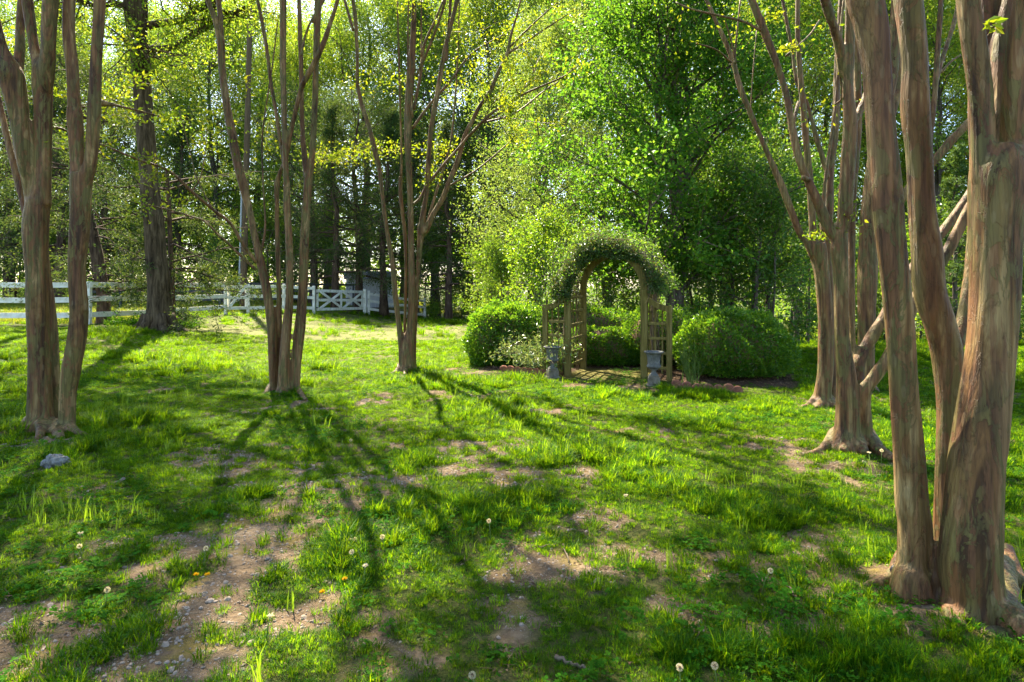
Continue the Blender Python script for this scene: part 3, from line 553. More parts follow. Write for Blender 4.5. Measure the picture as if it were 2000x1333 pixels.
crape('crape myrtle with pale buttressed foot behind the low-forked one', (1609, 792), None,
  [([(1606,790,46),(1607,770,38),(1612,730,34),(1613,680,33),(1612,617,32),(1606,542,32),(1599,497,38),(1596,475,38)], 0, 0),
   ([(1624,790,22),(1624,700,20),(1622,617,18),(1618,542,18),(1616,470,19),(1620,400,19),(1622,338,16),(1632,236,15),(1635,135,14),(1641,34,13),(1644,-40,12)], 0.2, 0.4)],
  [([(1590,500,22),(1575,470,17),(1560,450,14.5),(1530,371,16),(1501,304,13),(1472,236,12.5),(1445,169,12),(1431,118,10.5),(1410,67,11),(1380,0,10),(1365,-40,9)], 0, 0.3),
   ([(1592,480,20),(1588,450,17),(1584,371,16),(1577,304,13),(1571,236,13.5),(1562,135,12),(1558,67,11),(1558,0,11),(1558,-40,10)], 0, -0.1),
   ([(1606,470,14),(1608,400,10),(1616,320,9.5),(1628,240,9),(1636,160,8),(1642,60,7),(1648,0,7)], 0, 0.2),
   ([(1618,350,10),(1608,312,12),(1592,260,10),(1576,200,9),(1556,160,8),(1548,100,8),(1538,50,8),(1528,0,8)], 0.2, 0.5)],
  [([(1436,125,6),(1436,100,5),(1440,60,4),(1446,0,4)], 0.1, 0.1), ([(1466,220,3),(1470,150,2.5),(1478,60,2.5)], 0.2, 0.2), ([(1436,120,4),(1428,80,3.4),(1416,40,3)], 0.1, 0.0)],
  [[(1596,788,0.06),(1580,795,0.04),(1562,797,0.02)],[(1604,791,0.06),(1596,800,0.035)],[(1620,791,0.06),(1630,799,0.035)]],
  0.018, dict(lev=3, kids=(3, 3, 3), leaf=26, len=1.3, size=0.05, sprays=[(1430,70,0.1,8,8,26),(1600,460,-0.3,14,5,60)]), 15)
crape('crape myrtle with one reddish straight stem behind the slanting limbs', (1692, 762), None,
  [([(1692,760,40),(1692,740,32),(1692,692,32),(1692,600,38),(1694,540,40),(1697,430,34),(1706,330,30),(1720,240,28),(1740,150,26),(1748,80,24),(1752,0,24),(1753,-40,22)], 0, 0)],
  [([(1700,470,24),(1730,425,22),(1760,390,21),(1790,350,20),(1824,315,19),(1858,275,18),(1891,240,17),(1930,190,15),(1960,100,14),(1975,0,13)], 0, -0.5),
   ([(1712,290,18),(1745,215,16),(1758,150,15),(1766,60,14),(1770,0,13)], 0, 0.4),
   ([(1808,330,12),(1820,240,13),(1828,160,13),(1832,90,12),(1838,0,11),(1842,-40,11)], -0.1, 0.2), ([(1824,170,12),(1842,110,11),(1862,50,10),(1872,0,9)], 0.1, 0.5)],
  [([(1838,142,6),(1856,122,5),(1876,108,4)], 0.3, 0.4)], [[(1690,760,0.07),(1670,766,0.03)],[(1696,760,0.07),(1716,768,0.03)]],
  0.022, dict(lev=3, kids=(3, 3, 4), leaf=30, len=1.4, size=0.05, sprays=[(1850,45,0.6,14,10,90),(1845,70,0.6,12,8,60),(1870,220,0.8,14,14,90),(1860,190,1.0,16,20,100)]), 16)
crape('massive mossy crape myrtle with broad fluted trunk and root mound', (1872, 1168), NR[1],
  [([(1785,1125,84),(1786,1111,70),(1788,1030,66),(1781,980,65),(1776,900,61),(1766,780,57),(1756,630,57),(1741,480,60),(1732,375,63),(1723,262,59),(1714,150,56),(1703,56,64),(1690,0,69),(1676,-60,66)], 0.02, 0.1),
   ([(1905,1176,130),(1900,1140,124),(1896,1095,124),(1900,1030,120),(1903,980,114),(1909,900,109),(1916,855,107),(1933,705,96),(1942,592,95),(1945,480,99),(1950,412,110),(1955,337,116),(1962,290,96)], -0.15, -0.1),
   ([(1848,1090,60),(1850,1040,56),(1852,930,50),(1856,800,50),(1853,705,60),(1837,637,62),(1817,574,62),(1811,490,62),(1802,412,55),(1796,300,55),(1788,210,60),(1787,112,56),(1776,0,60),(1770,-60,58)], 0.25, 0.3)],
  [([(1926,350,64),(1920,300,48),(1916,225,45),(1905,112,48),(1890,0,46),(1882,-60,44)], -0.1, -0.1),
   ([(1975,330,70),(1985,292,66),(1986,200,60),(1998,60,60),(2008,0,58),(2014,-60,56)], -0.08, -0.2),
   ([(1945,310,36),(1940,230,34),(1934,150,32),(1925,0,30),(1922,-50,30)], 0.05, 0.2), ([(1956,310,40),(1953,230,38),(1957,110,36),(1972,0,38),(1978,-50,36)], 0.0, 0.1),
   ([(1850,700,34),(1868,668,32),(1888,600,30),(1902,480,30),(1908,330,30),(1904,150,28),(1900,-30,26)], 0.27, 0.55),
   ([(1745,470,58),(1739,486,56),(1742,502,56)], 0.09, 0.09), ([(1727,350,58),(1724,366,56),(1732,384,56)], 0.10, 0.10)],
  [([(1930,70,5),(1936,62,3.5),(1942,52,2.5)], -0.25, -0.35)],
  [[(1945,1135,0.07),(1966,1183,0.05),(1990,1225,0.05),(2030,1275,0.035),(2070,1310,0.02)],[(1945,1115,0.07),(1985,1143,0.045),(2030,1165,0.04),(2080,1190,0.02)],[(1870,1150,0.05),(1852,1192,0.03),(1858,1216,0.02)],
   [(1775,1118,0.06),(1740,1133,0.035),(1705,1142,0.022),(1680,1146,0.012)],[(1905,1160,0.05),(1930,1198,0.028),(1945,1215,0.015)],[(1880,1158,0.05),(1874,1196,0.028),(1880,1230,0.02)],[(1815,1115,0.05),(1832,1145,0.03)]],
  0.013, dict(lev=3, kids=(3, 3, 3), leaf=24, len=1.2, size=0.05, tip=9, sig=0.02), 17)

# ------------------------------------------------------------------ arbour, urns, edging
def A3(u, v, z):                                       # arbour coordinates: across, deep, height
    p = ARB + AW * u + AD * v; return np.array([p[0], p[1], z])
HW, DEP = 0.675, 1.12
arb = empty('garden_arbor', A3(0, 0, 0), 0, 'weathered wooden arched arbor with trellis wings over mossy path', 'arbor')
a0 = np.array(arb.location)
def abar(name, p, q, w, t, up=(0, 0, 1)): return bar(name, p - a0, q - a0, w, t, MAT['arbour'], arb, up)
SPR = 1.55
def g0(u, v): p = A3(u, v, 0); return gz(p[0], p[1])
for v in (0, DEP):
    for s in (-1, 1):
        abar('post', A3(s * HW, v, g0(s * HW, v) - 0.15), A3(s * HW, v, SPR), 0.115, 0.095, up=(AW[0], AW[1], 0))
        z0 = g0(s * (HW + 0.41), 0)
    m = MB(); a = np.linspace(0, np.pi, 25); ri, ro = HW - 0.058, HW + 0.058; V = []
    for k in a:
        for (r, d) in ((ri, -0.045), (ro, -0.045), (ro, 0.045), (ri, 0.045)): V.append(A3(-math.cos(k) * r, v + d, SPR + math.sin(k) * r) - a0)
    i = np.arange(24)[:, None] * 4; Q = np.concatenate([np.stack([i[:, 0] + j, i[:, 0] + (j + 1) % 4, i[:, 0] + 4 + (j + 1) % 4, i[:, 0] + 4 + j], 1) for j in range(4)])
    m.add(np.array(V), Q); fix_normals(m.build('arch_beam', MAT['arbour'], arb))
for k in range(9):                                     # purlins over the arch
    t = math.pi * (k + 0.5) / 9; r = HW + 0.075
    abar('purlin', A3(-math.cos(t) * r, -0.1, SPR + math.sin(t) * r), A3(-math.cos(t) * r, DEP + 0.1, SPR + math.sin(t) * r), 0.035, 0.04)
for s in (-1, 1):
    uo = s * (HW + 0.42); ui = s * (HW + 0.048); zi, zo = 1.45, 1.27
    abar('wing_post', A3(uo, 0, g0(uo, 0) - 0.15), A3(uo, 0, zo - 0.03), 0.09, 0.085, up=(AW[0], AW[1], 0))
    m = MB(); n = 9; V = []                            # scooped top rail
    for k in range(n):
        t = k / (n - 1); u = ui + (uo + s * 0.05 - ui) * t; zt = zo + (zi - zo) * (1 - t)**2.2
        for (d, z) in ((-0.045, zt - 0.10), (-0.045, zt), (0.045, zt), (0.045, zt - 0.10)): V.append(A3(u, d, z) - a0)
    i = np.arange(n - 1) * 4; Q = np.concatenate([np.stack([i + j, i + (j + 1) % 4, i + 4 + (j + 1) % 4, i + 4 + j], 1) for j in range(4)] + [np.array([[0, 1, 2, 3], [4*n-4, 4*n-3, 4*n-2, 4*n-1]])])
    m.add(np.array(V), Q); fix_normals(m.build('wing_rail', MAT['arbour'], arb))
    for h in (0.97, 0.72, 0.47, 0.22): abar('lattice_slat', A3(ui, 0.012, h), A3(uo - s * 0.045, 0.012, h), 0.05, 0.022)
    for t in (0.36, 0.68): abar('lattice_slat', A3(ui + (uo - ui) * t, 0.036, 0.12), A3(ui + (uo - ui) * t, 0.036, 1.26), 0.03, 0.022, up=(AW[0], AW[1], 0))
    for h in (1.40, 1.15, 0.90, 0.65, 0.40, 0.18): abar('lattice_slat', A3(s * HW, 0.055, h), A3(s * HW, DEP - 0.055, h), 0.045, 0.022)
    for t in (0.22, 0.41, 0.60, 0.79): abar('lattice_slat', A3(s * (HW + 0.024), DEP * t, 0.10), A3(s * (HW + 0.024), DEP * t, 1.5), 0.03, 0.02, up=(AD[0], AD[1], 0))

def urn_proto():
    r = empty('garden_urn', (0, 0, 0))
    m = MB()
    for (w, z0, z1) in ((0.225, -0.05, 0.03), (0.185, 0.03, 0.145), (0.155, 0.145, 0.168)): box(m, (w, w, z1 - z0 + 0.004), (0, 0, (z0 + z1) / 2), None, 0.012)
    fix_normals(m.build('plinth', MAT['plinth'], r))
    m = MB(); lathe(m, [(0.070, 0.165), (0.072, 0.18), (0.05, 0.195), (0.034, 0.225), (0.04, 0.25), (0.062, 0.262), (0.062, 0.27)], 24); fix_normals(m.build('pedestal', MAT['stone'], r))
    m = MB(); lathe(m, [(0.03, 0.262), (0.07, 0.272), (0.105, 0.30), (0.112, 0.325), (0.098, 0.342), (0.094, 0.36), (0.098, 0.42), (0.108, 0.49), (0.122, 0.515), (0.152, 0.53), (0.158, 0.542), (0.15, 0.552), (0.128, 0.548), (0.10, 0.50), (0.088, 0.40), (0.0, 0.38)], 56,
          [0, 0.03, 0.035, 0.03, 0, 0.03, 0.035, 0.03] + [0] * 8); fix_normals(m.build('bowl', MAT['stone'], r))
    return r
u1 = urn_proto(); u2 = copy_tree(u1)
for o, (px, py), rz, lb in ((u1, (1079, 738), 0.25, 'grey stone urn on square plinth among pale leaves left of the arch'), (u2, (1277, 754), -0.15, 'grey stone urn with wide rim in front of the trellis wing beside brick edging')):
    g = on_ground(px, py); o.location = g; o.rotation_euler = (0, 0, rz); tag(o, lb, 'urn', 'pair of stone garden urns')

def edging_mesh():
    m = MB(); n = 13; a = np.linspace(0, np.pi, n); pr = [(-0.078, -0.1)] + [(-math.cos(t) * 0.078, 0.045 + math.sin(t) * 0.065) for t in a] + [(0.078, -0.1)]
    k = len(pr); V = [(x, -0.028, z) for x, z in pr] + [(x, 0.028, z) for x, z in pr]; V += [(x * 0.86, -0.035, -0.1 + (z + 0.1) * 0.93) for x, z in pr] + [(x * 0.86, 0.035, -0.1 + (z + 0.1) * 0.93) for x, z in pr]
    i = np.arange(k - 1); m.add(V, np.stack([i, i + 1, k + i + 1, k + i], 1))
    m.Q.append((np.stack([i, i + 1, 2 * k + i + 1, 2 * k + i], 1), 0, False)); m.Q.append((np.stack([k + i, k + i + 1, 3 * k + i + 1, 3 * k + i], 1), 0, False))
    m.Q.append((np.array([list(range(2 * k, 3 * k))]), 0, False)); m.Q.append((np.array([list(range(3 * k, 4 * k))]), 0, False))
    return m
e0 = None; rng = rs(5)
rows = [[(984 + 12.6 * k, 722 + 1.3 * k) for k in range(7)], [(1321, 754), (1341, 756.5), (1362, 758.5), (1383, 760), (1403, 761), (1423, 762), (1441, 764)]]
for ri_, row in enumerate(rows):
    for k, (px, py) in enumerate(row):
        if e0 is None: o = e0 = fix_normals(edging_mesh().build('edging_brick', MAT['brick']))
        else: o = e0.copy(); link(o)
        g = on_ground(px, py + 3); o.location = g + np.array([0, 0, rng.uniform(-0.012, 0.012)])
        o.rotation_euler = (rng.uniform(-0.12, 0.12), rng.uniform(-0.1, 0.1), rng.uniform(-0.2, 0.2) - 0.25)
        tag(o, ('round-topped terracotta edging brick in front of the pale leafy nandina' if ri_ == 0 else 'round-topped terracotta edging brick in front of the large hedge mound'), 'brick', ('edging bricks beside the nandina' if ri_ == 0 else 'edging bricks below the large hedge'))

# ------------------------------------------------------------------ fences, gates, pole, shed
def gp(px, D): x = (px - CX) / F * D; return np.array([x, D, gz(x, D)])
def rail_fence(name, label, pts, height, rails, mat, cat='fence', rw=0.14, pw=0.12, lean=0.0, group=None, seed=0, skip_first=False, skip_last=False, top=None):
    """board fence: posts at pts, boards on the near face"""
    rng = rs(seed); r = empty(name, pts[0], 0, label, cat, group); o0 = pts[0]
    for k, p in enumerate(pts):
        if (k == 0 and skip_first) or (k == len(pts) - 1 and skip_last): continue
        bar('post', p - o0 - [0, 0, 0.3], p - o0 + [0, 0, height + 0.03] + rng.normal(0, 0.012, 3) * [1, 1, 0.5], pw, pw * 0.9, mat, r, up=(0, 1, 0))
    for k in range(len(pts) - 1):
        a, b = pts[k], pts[k + 1]; d = b - a; nrm = np.array([d[1], -d[0], 0]); nrm /= np.linalg.norm(nrm)
        if np.dot(nrm, a[:2].tolist() + [0]) > 0: nrm = -nrm
        for h in rails:
            j = rng.normal(0, 0.012, 2); off = nrm * (pw * 0.5 + 0.012)
            bar('rail', a - o0 + off + [0, 0, h + j[0]] - d * 0.004, b - o0 + off + [0, 0, h + j[1]] + d * 0.004, rw, 0.024, mat, r)
    return r
W = MAT['white']
RL = (1.27, 0.80, 0.31)
rail_fence('board_fence', 'long white three-board fence between crape myrtle and big oak', [gp(-190, 19.4), gp(-60, 19.4), gp(75, 19.4), gp(174, 19.5), gp(311, 22.6), gp(441, 26.5)], 1.34, RL, W, seed=1, rw=0.17)
rail_fence('board_fence', 'white three-board fence between the small gate and the cross-braced gate', [gp(485, 27.3), gp(554, 28.6), gp(613, 29.6)], 1.32, (1.22, 0.77, 0.28), W, seed=2)
rail_fence('board_fence', 'weathered white board fence beyond the cross-braced gate before the shed', [gp(720, 34.4), gp(756, 35.4), gp(792, 36.2), gp(830, 37.2)], 1.28, (1.12, 0.74, 0.30), W, seed=3, pw=0.14)
rail_fence('dark_fence', 'dark weathered board fence crossing the field behind the white one', [gp(150, 31), gp(235, 32), gp(330, 33), gp(430, 34), gp(520, 35.5), gp(610, 37), (gp(690, 39))], 1.45, (1.38, 0.95, 0.5), MAT['dark_rail'], seed=4, rw=0.13)
def small_gate():
    a, b = gp(447, 26.6), gp(481, 27.25); r = empty('small_gate', a, 0, 'narrow white plank gate with single diagonal brace', 'gate'); z = np.array([0, 0, 1.0]); d = b - a; d[2] = 0
    bar('stile', z * 0.2, z * 1.26, 0.12, 0.03, W, r, up=(1, 0, 0)); bar('stile', d + z * 0.2, d + z * 1.26, 0.12, 0.03, W, r, up=(1, 0, 0))
    f = np.array([0, -0.03, 0])
    for h in (1.19, 0.73, 0.27): bar('rail', z * h + f - d * 0.05, d * 1.05 + z * h + f, 0.13, 0.024, W, r)
    bar('brace', z * 0.33 + 2 * f + d * 0.08, d * 0.92 + z * 1.15 + 2 * f, 0.12, 0.024, W, r)
    m = MB(); box(m, (0.12, 0.02, 0.03), (0, 0, 0)); o = fix_normals(m.build('latch', MAT['black'], r)); o.location = d + z * 0.86 + 3 * f
small_gate()
def big_gate():
    a, b = gp(618, 29.7), gp(709, 34.0); b[2] = a[2] - 0.10; r = empty('field_gate', a, 0, 'wide white field gate with two crossed braces hanging ajar', 'gate'); z = np.array([0, 0, 1.0]); d = b - a
    n = np.array([d[1], -d[0], 0]); n /= np.linalg.norm(n); n = n if n[1] < 0 else -n; f = n * 0.03
    P_ = lambda t, h: d * t + z * h
    for t in (0.02, 0.5, 0.98): bar('stile', P_(t, 0.16), P_(t, 1.18), 0.15, 0.03, W, r, up=(d[0], d[1], 0))
    for h in (1.12, 0.67, 0.22): bar('rail', P_(0, h) + f, P_(1, h) + f, 0.14, 0.024, W, r)
    for (t0, t1) in ((0.04, 0.49), (0.51, 0.96)):
        bar('brace', P_(t0, 0.24) + 2 * f, P_(t1, 1.10) + 2 * f, 0.13, 0.024, W, r); bar('brace', P_(t0, 1.10) + 3 * f, P_(t1, 0.24) + 3 * f, 0.13, 0.024, W, r)
    for h in (1.0, 0.3):
        m = MB(); box(m, (0.10, 0.03, 0.05)); o = fix_normals(m.build('hinge', MAT['black'], r)); o.location = P_(-0.01, h) + f * 2
big_gate()
for px, D, lb in ((712.5, 34.1, 'split white gate post with rough grey top beside the field gate'), (446, 0, None)):
    if lb:
        p = gp(px, D); o = bar('gate_post', [0, 0, -0.3], [0, 0, 1.36], 0.17, 0.17, W, None, up=(0, 1, 0)); o.location = np.array(o.location) + p; tag(o, lb, 'post')
m = MB(); rng = rs(3); pp = gp(474, 31.0); tp = P(490, -40, 31.4) - pp                    # utility pole with conduit
pole = empty('utility_pole', pp, 0, 'tall leaning wooden utility pole with pale conduit behind the fence', 'pole')
t = np.linspace(0, 1, 14)[:, None]; tube(m, np.array([0, 0, -0.4]) * (1 - t) + tp * t, np.linspace(0.17, 0.12, 14), 14); m.build('pole_shaft', MAT['pole'], pole)
m = MB(); t = np.linspace(0.03, 0.42, 8)[:, None]; tube(m, tp * t + np.array([-0.17, -0.09, 0]) * (1 - 0.2 * t), np.full(8, 0.045), 8); m.build('conduit', MAT['conduit'], pole)
def shed():
    c = gp(722, 41.0); r = empty('white_shed', c, 0.25, 'small white plank shed half hidden by cedar boughs', 'shed'); w, d, h = 3.0, 2.4, 1.9
    for side in range(4):
        n = 12 if side % 2 == 0 else 9; L = w if side % 2 == 0 else d
        for k in range(n):
            t = (k + 0.5) / n - 0.5; x, y = (t * L, (-d / 2 if side == 0 else d / 2)) if side % 2 == 0 else ((w / 2 if side == 1 else -w / 2), t * L)
            m = MB(); box(m, ((L / n - 0.012, 0.03, h) if side % 2 == 0 else (0.03, L / n - 0.012, h)), (0, 0, 0)); o = fix_normals(m.build('plank', MAT['shed'], r)); o.location = (x, y, h / 2)
    m = MB(); box(m, (w - 0.06, d - 0.06, h - 0.05), (0, 0, h / 2)); fix_normals(m.build('wall', MAT['shed'], r))
    m = MB(); V = [(-w/2-.15, -d/2-.2, h-.04), (w/2+.15, -d/2-.2, h-.04), (w/2+.15, d/2+.2, h-.04), (-w/2-.15, d/2+.2, h-.04), (-w/2-.15, 0, h+.5), (w/2+.15, 0, h+.5)]
    m.add(V, np.array([[0, 1, 5, 4], [2, 3, 4, 5], [0, 3, 2, 1]])); m.Q.append((np.array([[0, 4, 3], [1, 2, 5]]), 0, False)); fix_normals(m.build('roof', MAT['shed_roof'], r))
shed()

# ------------------------------------------------------------------ trees of the wood
def gen_tree(seed, H, r0, base=0.25, spread=0.28, nprim=26, elev=(20, 60), nsec=7, nleaf=22, lsize=0.10, aspect=0.55, sig=0.30, shape='round', lean=(0, 0), grav=0.03, secl=0.42, trunks=1, leafdir=None, ter=False):
    """returns (wood, crown) meshes; crown holds twigs (slot 0) and leaves (slot 1)"""
    rng = rs(seed); wood = MB(); crown = MB(); LP, LA = [], []
    for tr in range(trunks):
        n = 12; t = np.linspace(0, 1, n + 1); off = np.array([rng.normal(0, 0.25), rng.normal(0, 0.25)]) * (trunks > 1)
        hh = H * (1.0 if tr == 0 else rng.uniform(0.75, 0.95)); wob = np.cumsum(rng.normal(0, 0.012 * H, (n + 1, 2)), 0) * t[:, None]
        dv = rng.normal(0, 0.05 * H, 2) * (trunks > 1)
        tp = np.stack([off[0] + lean[0] * hh * t + wob[:, 0] + dv[0] * t, off[1] + lean[1] * hh * t + wob[:, 1] + dv[1] * t, hh * t - 0.3 * (t == 0)], 1)
        rr = r0 * (1 if tr == 0 else 0.6) * ((1 - t) ** 0.8 * 0.92 + 0.06) * (1 + 0.5 * np.exp(-t * 25)); tube(wood, tp, rr, 12, 0.03, rng)
        npb = nprim if trunks == 1 else max(6, nprim // trunks)
        for k in range(npb):
            f = base + (1 - base) * ((k + rng.uniform(0, 1)) / npb) ** (0.9); f = min(f, 0.985)
            p = np.array([np.interp(f, t, tp[:, i]) for i in range(3)]); az = k * 2.39996 + rng.uniform(-0.5, 0.5) + tr * 1.7; u = (f - base) / (1 - base)
            if shape == 'round': L = spread * H * (0.55 + 0.75 * math.sin(math.pi * min(1, u * 0.85 + 0.1)))
            elif shape == 'cone': L = spread * H * (1.05 - 0.95 * u)
            else: L = spread * H * (0.6 + 0.5 * math.sin(math.pi * (0.15 + 0.8 * u)))
            L *= rng.uniform(0.7, 1.2); e = math.radians(elev[0] + (elev[1] - elev[0]) * u + rng.uniform(-10, 10))
            d = np.array([math.cos(az) * math.cos(e), math.sin(az) * math.cos(e), math.sin(e)]); pts = [p]; m_ = 6
            for i in range(m_):
                d = d + rng.normal(0, 0.13, 3) + [0, 0, grav]; d /= np.linalg.norm(d); pts.append(pts[-1] + d * L / m_)
            pts = np.array(pts); rb = max(0.012, np.interp(f, t, rr) * 0.42); tube(wood, pts, np.linspace(rb, 0.008, m_ + 1), 5, 0, None, 0, False)
            for s in range(nsec):
                q = rng.uniform(0.22, 1.0); j = q * m_; i = min(m_ - 1, int(j)); a = pts[i] + (pts[i + 1] - pts[i]) * (j - i)
                sd = (pts[i + 1] - pts[i]) / (L / m_) * 0.7 + unit(rng, 1)[0] * 0.9 + [0, 0, grav]; sd /= np.linalg.norm(sd); l2 = L * secl * rng.uniform(0.5, 1.2)
                b = a + sd * l2 * 0.5 + rng.normal(0, 0.04 * l2, 3); c = b + (sd + [0, 0, grav * 3]) * l2 * 0.5
                tube(crown, np.array([a, b, c]), [rb * 0.35 + 0.004, 0.008, 0.004], 3, 0, None, 0, False)
                kk = rng.poisson(nleaf)
                if kk: 
                    w = rng.uniform(0.1, 1.05, kk)[:, None]; bb = np.where(w < 0.5, a + (b - a) * w * 2, b + (c - b) * (w - 0.5) * 2)
                    LP.append(bb + rng.normal(0, sig, (kk, 3))); LA.append(unit(rng, kk) + (np.array(leafdir) if leafdir is not None else 0) + sd * 0.5)
    LP = np.concatenate(LP); LA = np.concatenate(LA)
    leaves(crown, LP, LA, rng.uniform(0.6, 1.3, len(LP)) * lsize, aspect, 1, rng)
    return wood.mesh('trunk'), crown.mesh('crown')
def proto(seed, bark, leaf, **kw):
    w, c = gen_tree(seed, **kw); w.materials.append(MAT[bark]); c.materials.append(MAT['twig']); c.materials.append(MAT[leaf]); return w, c
def plant(name, pr, x, y, sc, rz, label, cat, group=None, parts=('trunk', 'crown'), z=None):
    r = empty(name, (x, y, gz(x, y) if z is None else z), rz, label, cat, group); r.scale = (sc, sc, sc)
    for nm, me in zip(parts, pr): link(bpy.data.objects.new(nm, me), r)
    return r
def plant_px(name, pr, px, D, sc, rz, label, cat, group=None, parts=('trunk', 'crown')): return plant(name, pr, (px - CX) / F * D, D, sc, rz, label, cat, group, parts)

hard = [proto(40 + k, 'dark_bark', 'oak_leaf' if k != 1 else 'wood_leaf', H=18, r0=0.24 + 0.03 * k, base=0.16, spread=0.21 + 0.02 * k, nprim=44, nsec=9, nleaf=120, lsize=0.125, sig=0.30, elev=(5, 60)) for k in range(3)]
ced = [proto(50 + k, 'cedar_bark', 'cedar', H=11, r0=0.22, base=0.14, spread=0.27, nprim=36, nsec=9, nleaf=46, lsize=0.13, aspect=0.3, sig=0.16, elev=(-5, 45), shape='round' if k else 'cone', grav=-0.02) for k in range(2)]
und = [proto(60 + k, 'dark_bark', 'shrub', H=3.4, r0=0.05, base=0.05, spread=0.34, nprim=14, nsec=6, nleaf=48, lsize=0.10, sig=0.16, elev=(25, 70), trunks=3) for k in range(2)]
GW = 'spring hardwoods in the wood'; GC = 'dark cedars along the wood edge'; GU = 'bright understory shrubs'
rng = rs(77)
HP = [(-180,56,1.0),(-40,55,1.05),(60,62,1.15),(160,57,1.0),(255,62,1.15),(345,54,.95),(105,70,1.2),(300,72,1.2),(465,66,1.15),(590,68,1.2),(420,52,.95),(505,58,1.15),(560,47,.85),(640,56,1.05),(715,50,1.0),(790,56,1.15),(850,45,.95),(915,52,1.1),(965,40,.9),(1040,47,1.05),(1110,55,1.15),(1185,44,1.0),
      (1260,52,1.1),(1340,40,.95),(1420,48,1.1),(1500,56,1.15),(1555,38,.9),(1625,46,1.0),(1700,37,.85),(1770,50,1.1),(1840,34,.8),(1905,44,1.0),(1975,36,.9),(2060,42,1.0),(2150,36,.9),(2260,40,1.0)]
def mark(px):
    for lim, w in ((20, 'behind the long fence past the left crape myrtle'), (230, 'behind the leaning cedar'), (370, 'behind the big oak'), (530, 'behind the utility pole'), (620, 'behind the fence between the two gates'), (720, 'behind the cross-braced gate'), (830, 'behind the white shed'),
                   (930, 'between shed and pale airy tree'), (1110, 'behind the pale airy tree'), (1250, 'behind the arbor arch'), (1440, 'behind the dense green tree'), (1580, 'behind the small trees past the large hedge'), (1740, 'behind the low-forked crape myrtle'), (1930, 'behind the young pine')):
        if px < lim: return w
    return 'beyond the massive crape myrtle'
LH = ['tall spring tree with thin yellow-green crown ', 'tall spring tree with mid green crown ', 'tall spring tree with wide loose yellow-green crown ']
for k, (px, D, s) in enumerate(HP):
    plant_px('hardwood_tree', hard[k % 3], px, D, 1.32 * s * rng.uniform(0.95, 1.08), rng.uniform(0, 6.3), LH[k % 3] + mark(px), 'tree', GW + (' %s' % ['with thin crowns', 'with mid green crowns', 'with wide crowns'][k % 3]))
CP = [(655,34,1.0),(700,36,1.1),(750,35,1.05),(612,41,1.2),(876,33.5,.95),(935,38,1.1),(-70,38,1.5),(20,42,1.6),(115,40,1.45),(205,45,1.5),(350,43,1.2),(1000,34,.9),(800,40,1.2)]
for k, (px, D, s) in enumerate(CP):
    plant_px('cedar_tree', ced[k % 2], px, D, s, rng.uniform(0, 6.3), 'dark green %s cedar with drooping sprays ' % ('conical' if k % 2 == 0 else 'broad') + mark(px), 'tree', GC)
UP = [(-60,44),(40,46),(110,45),(180,47),(260,46),(330,45),(390,44),(440,41),(520,40),(580,42),(640,43),(820,38),(860,36),(905,34),(950,30),(985,27),(1560,24),(1610,21),(1680,24),(1745,22),(1800,20),(1850,25),(1905,19),(1950,22),(2010,18),(2080,21),(70,45),(300,46),(480,47),(560,50),(1500,28),(1640,30),(1720,31)]
for k, (px, D) in enumerate(UP):
    plant_px('understory_shrub', und[k % 2], px, D * rng.uniform(0.97, 1.05), rng.uniform(0.75, 1.25) * (1.45 if px < 900 else 1.0), rng.uniform(0, 6.3), 'bright yellow-green understory shrub ' + mark(px), 'shrub', GU + (' beyond the fences' if px < 1200 else ' on the slope'))

def distant_wood():
    rng = rs(64); m = MB(); n = 78000; x = rng.uniform(-95, 95, n); y = rng.uniform(62, 92, n); lump = fbm(x * 0.16, y * 0.1, 8, 4); z = rng.uniform(0, 1, n) ** 1.25 * (6 + 15 * lump)
    k = fbm(x * 0.5 + 40, z * 0.5, 15, 3) > 0.40; x, y, z = x[k], y[k], z[k]; n = len(x)
    leaves(m, np.column_stack([x, y, z + ground(x, y)]), unit(rng, n), rng.uniform(0.3, 0.75, n), 0.6, 0, rng); o = m.build('distant_wood', MAT['wood_leaf']); tag(o, 'hazy green mass of far woodland foliage', None, None, 'stuff')
distant_wood()
# hero trees behind the garden
pear = proto(71, 'dark_bark', 'pear', H=13.5, r0=0.22, base=0.06, spread=0.24, nprim=92, nsec=9, nleaf=112, lsize=0.10, aspect=0.7, sig=0.13, elev=(28, 72), shape='oval', trunks=4)
plant_px('pear_tree', pear, 1308, 15.8, 1.0, 0.6, 'dense bright green tree with several dark upright trunks behind the arbor', 'tree')
wil = proto(72, 'dark_bark', 'willow', H=10.5, r0=0.15, base=0.12, spread=0.26, nprim=56, nsec=9, nleaf=100, lsize=0.10, aspect=0.4, sig=0.22, elev=(15, 65), lean=(0.04, 0))
plant_px('pale_elm_tree', wil, 1050, 23.5, 1.0, 0.3, 'airy pale yellow-green tree left of the dense green tree', 'tree')
dog = [proto(80 + k, 'dark_bark', 'dogwood', H=4.2, r0=0.07, base=0.22, spread=0.36, nprim=20, nsec=7, nleaf=62, lsize=0.085, aspect=0.6, sig=0.15, elev=(10, 60), trunks=2) for k in range(2)]
for k, (px, D, s) in enumerate([(1395, 16.5, 1.0), (1465, 17.5, 1.15), (1515, 14.6, 0.95), (1570, 18.5, 1.1), (1360, 18.5, 1.25)]):
    plant_px('small_tree', dog[k % 2], px, D, s, 1.3 * k, ['low small tree with mid green leaves just behind the large hedge', 'wider small tree behind the middle of the large hedge', 'dark-stemmed small tree at the right end of the large hedge', 'small tree between the large hedge and the buttressed crape myrtle', 'tallest small tree, beside the dense green tree'][k], 'tree', 'small trees behind the large hedge')
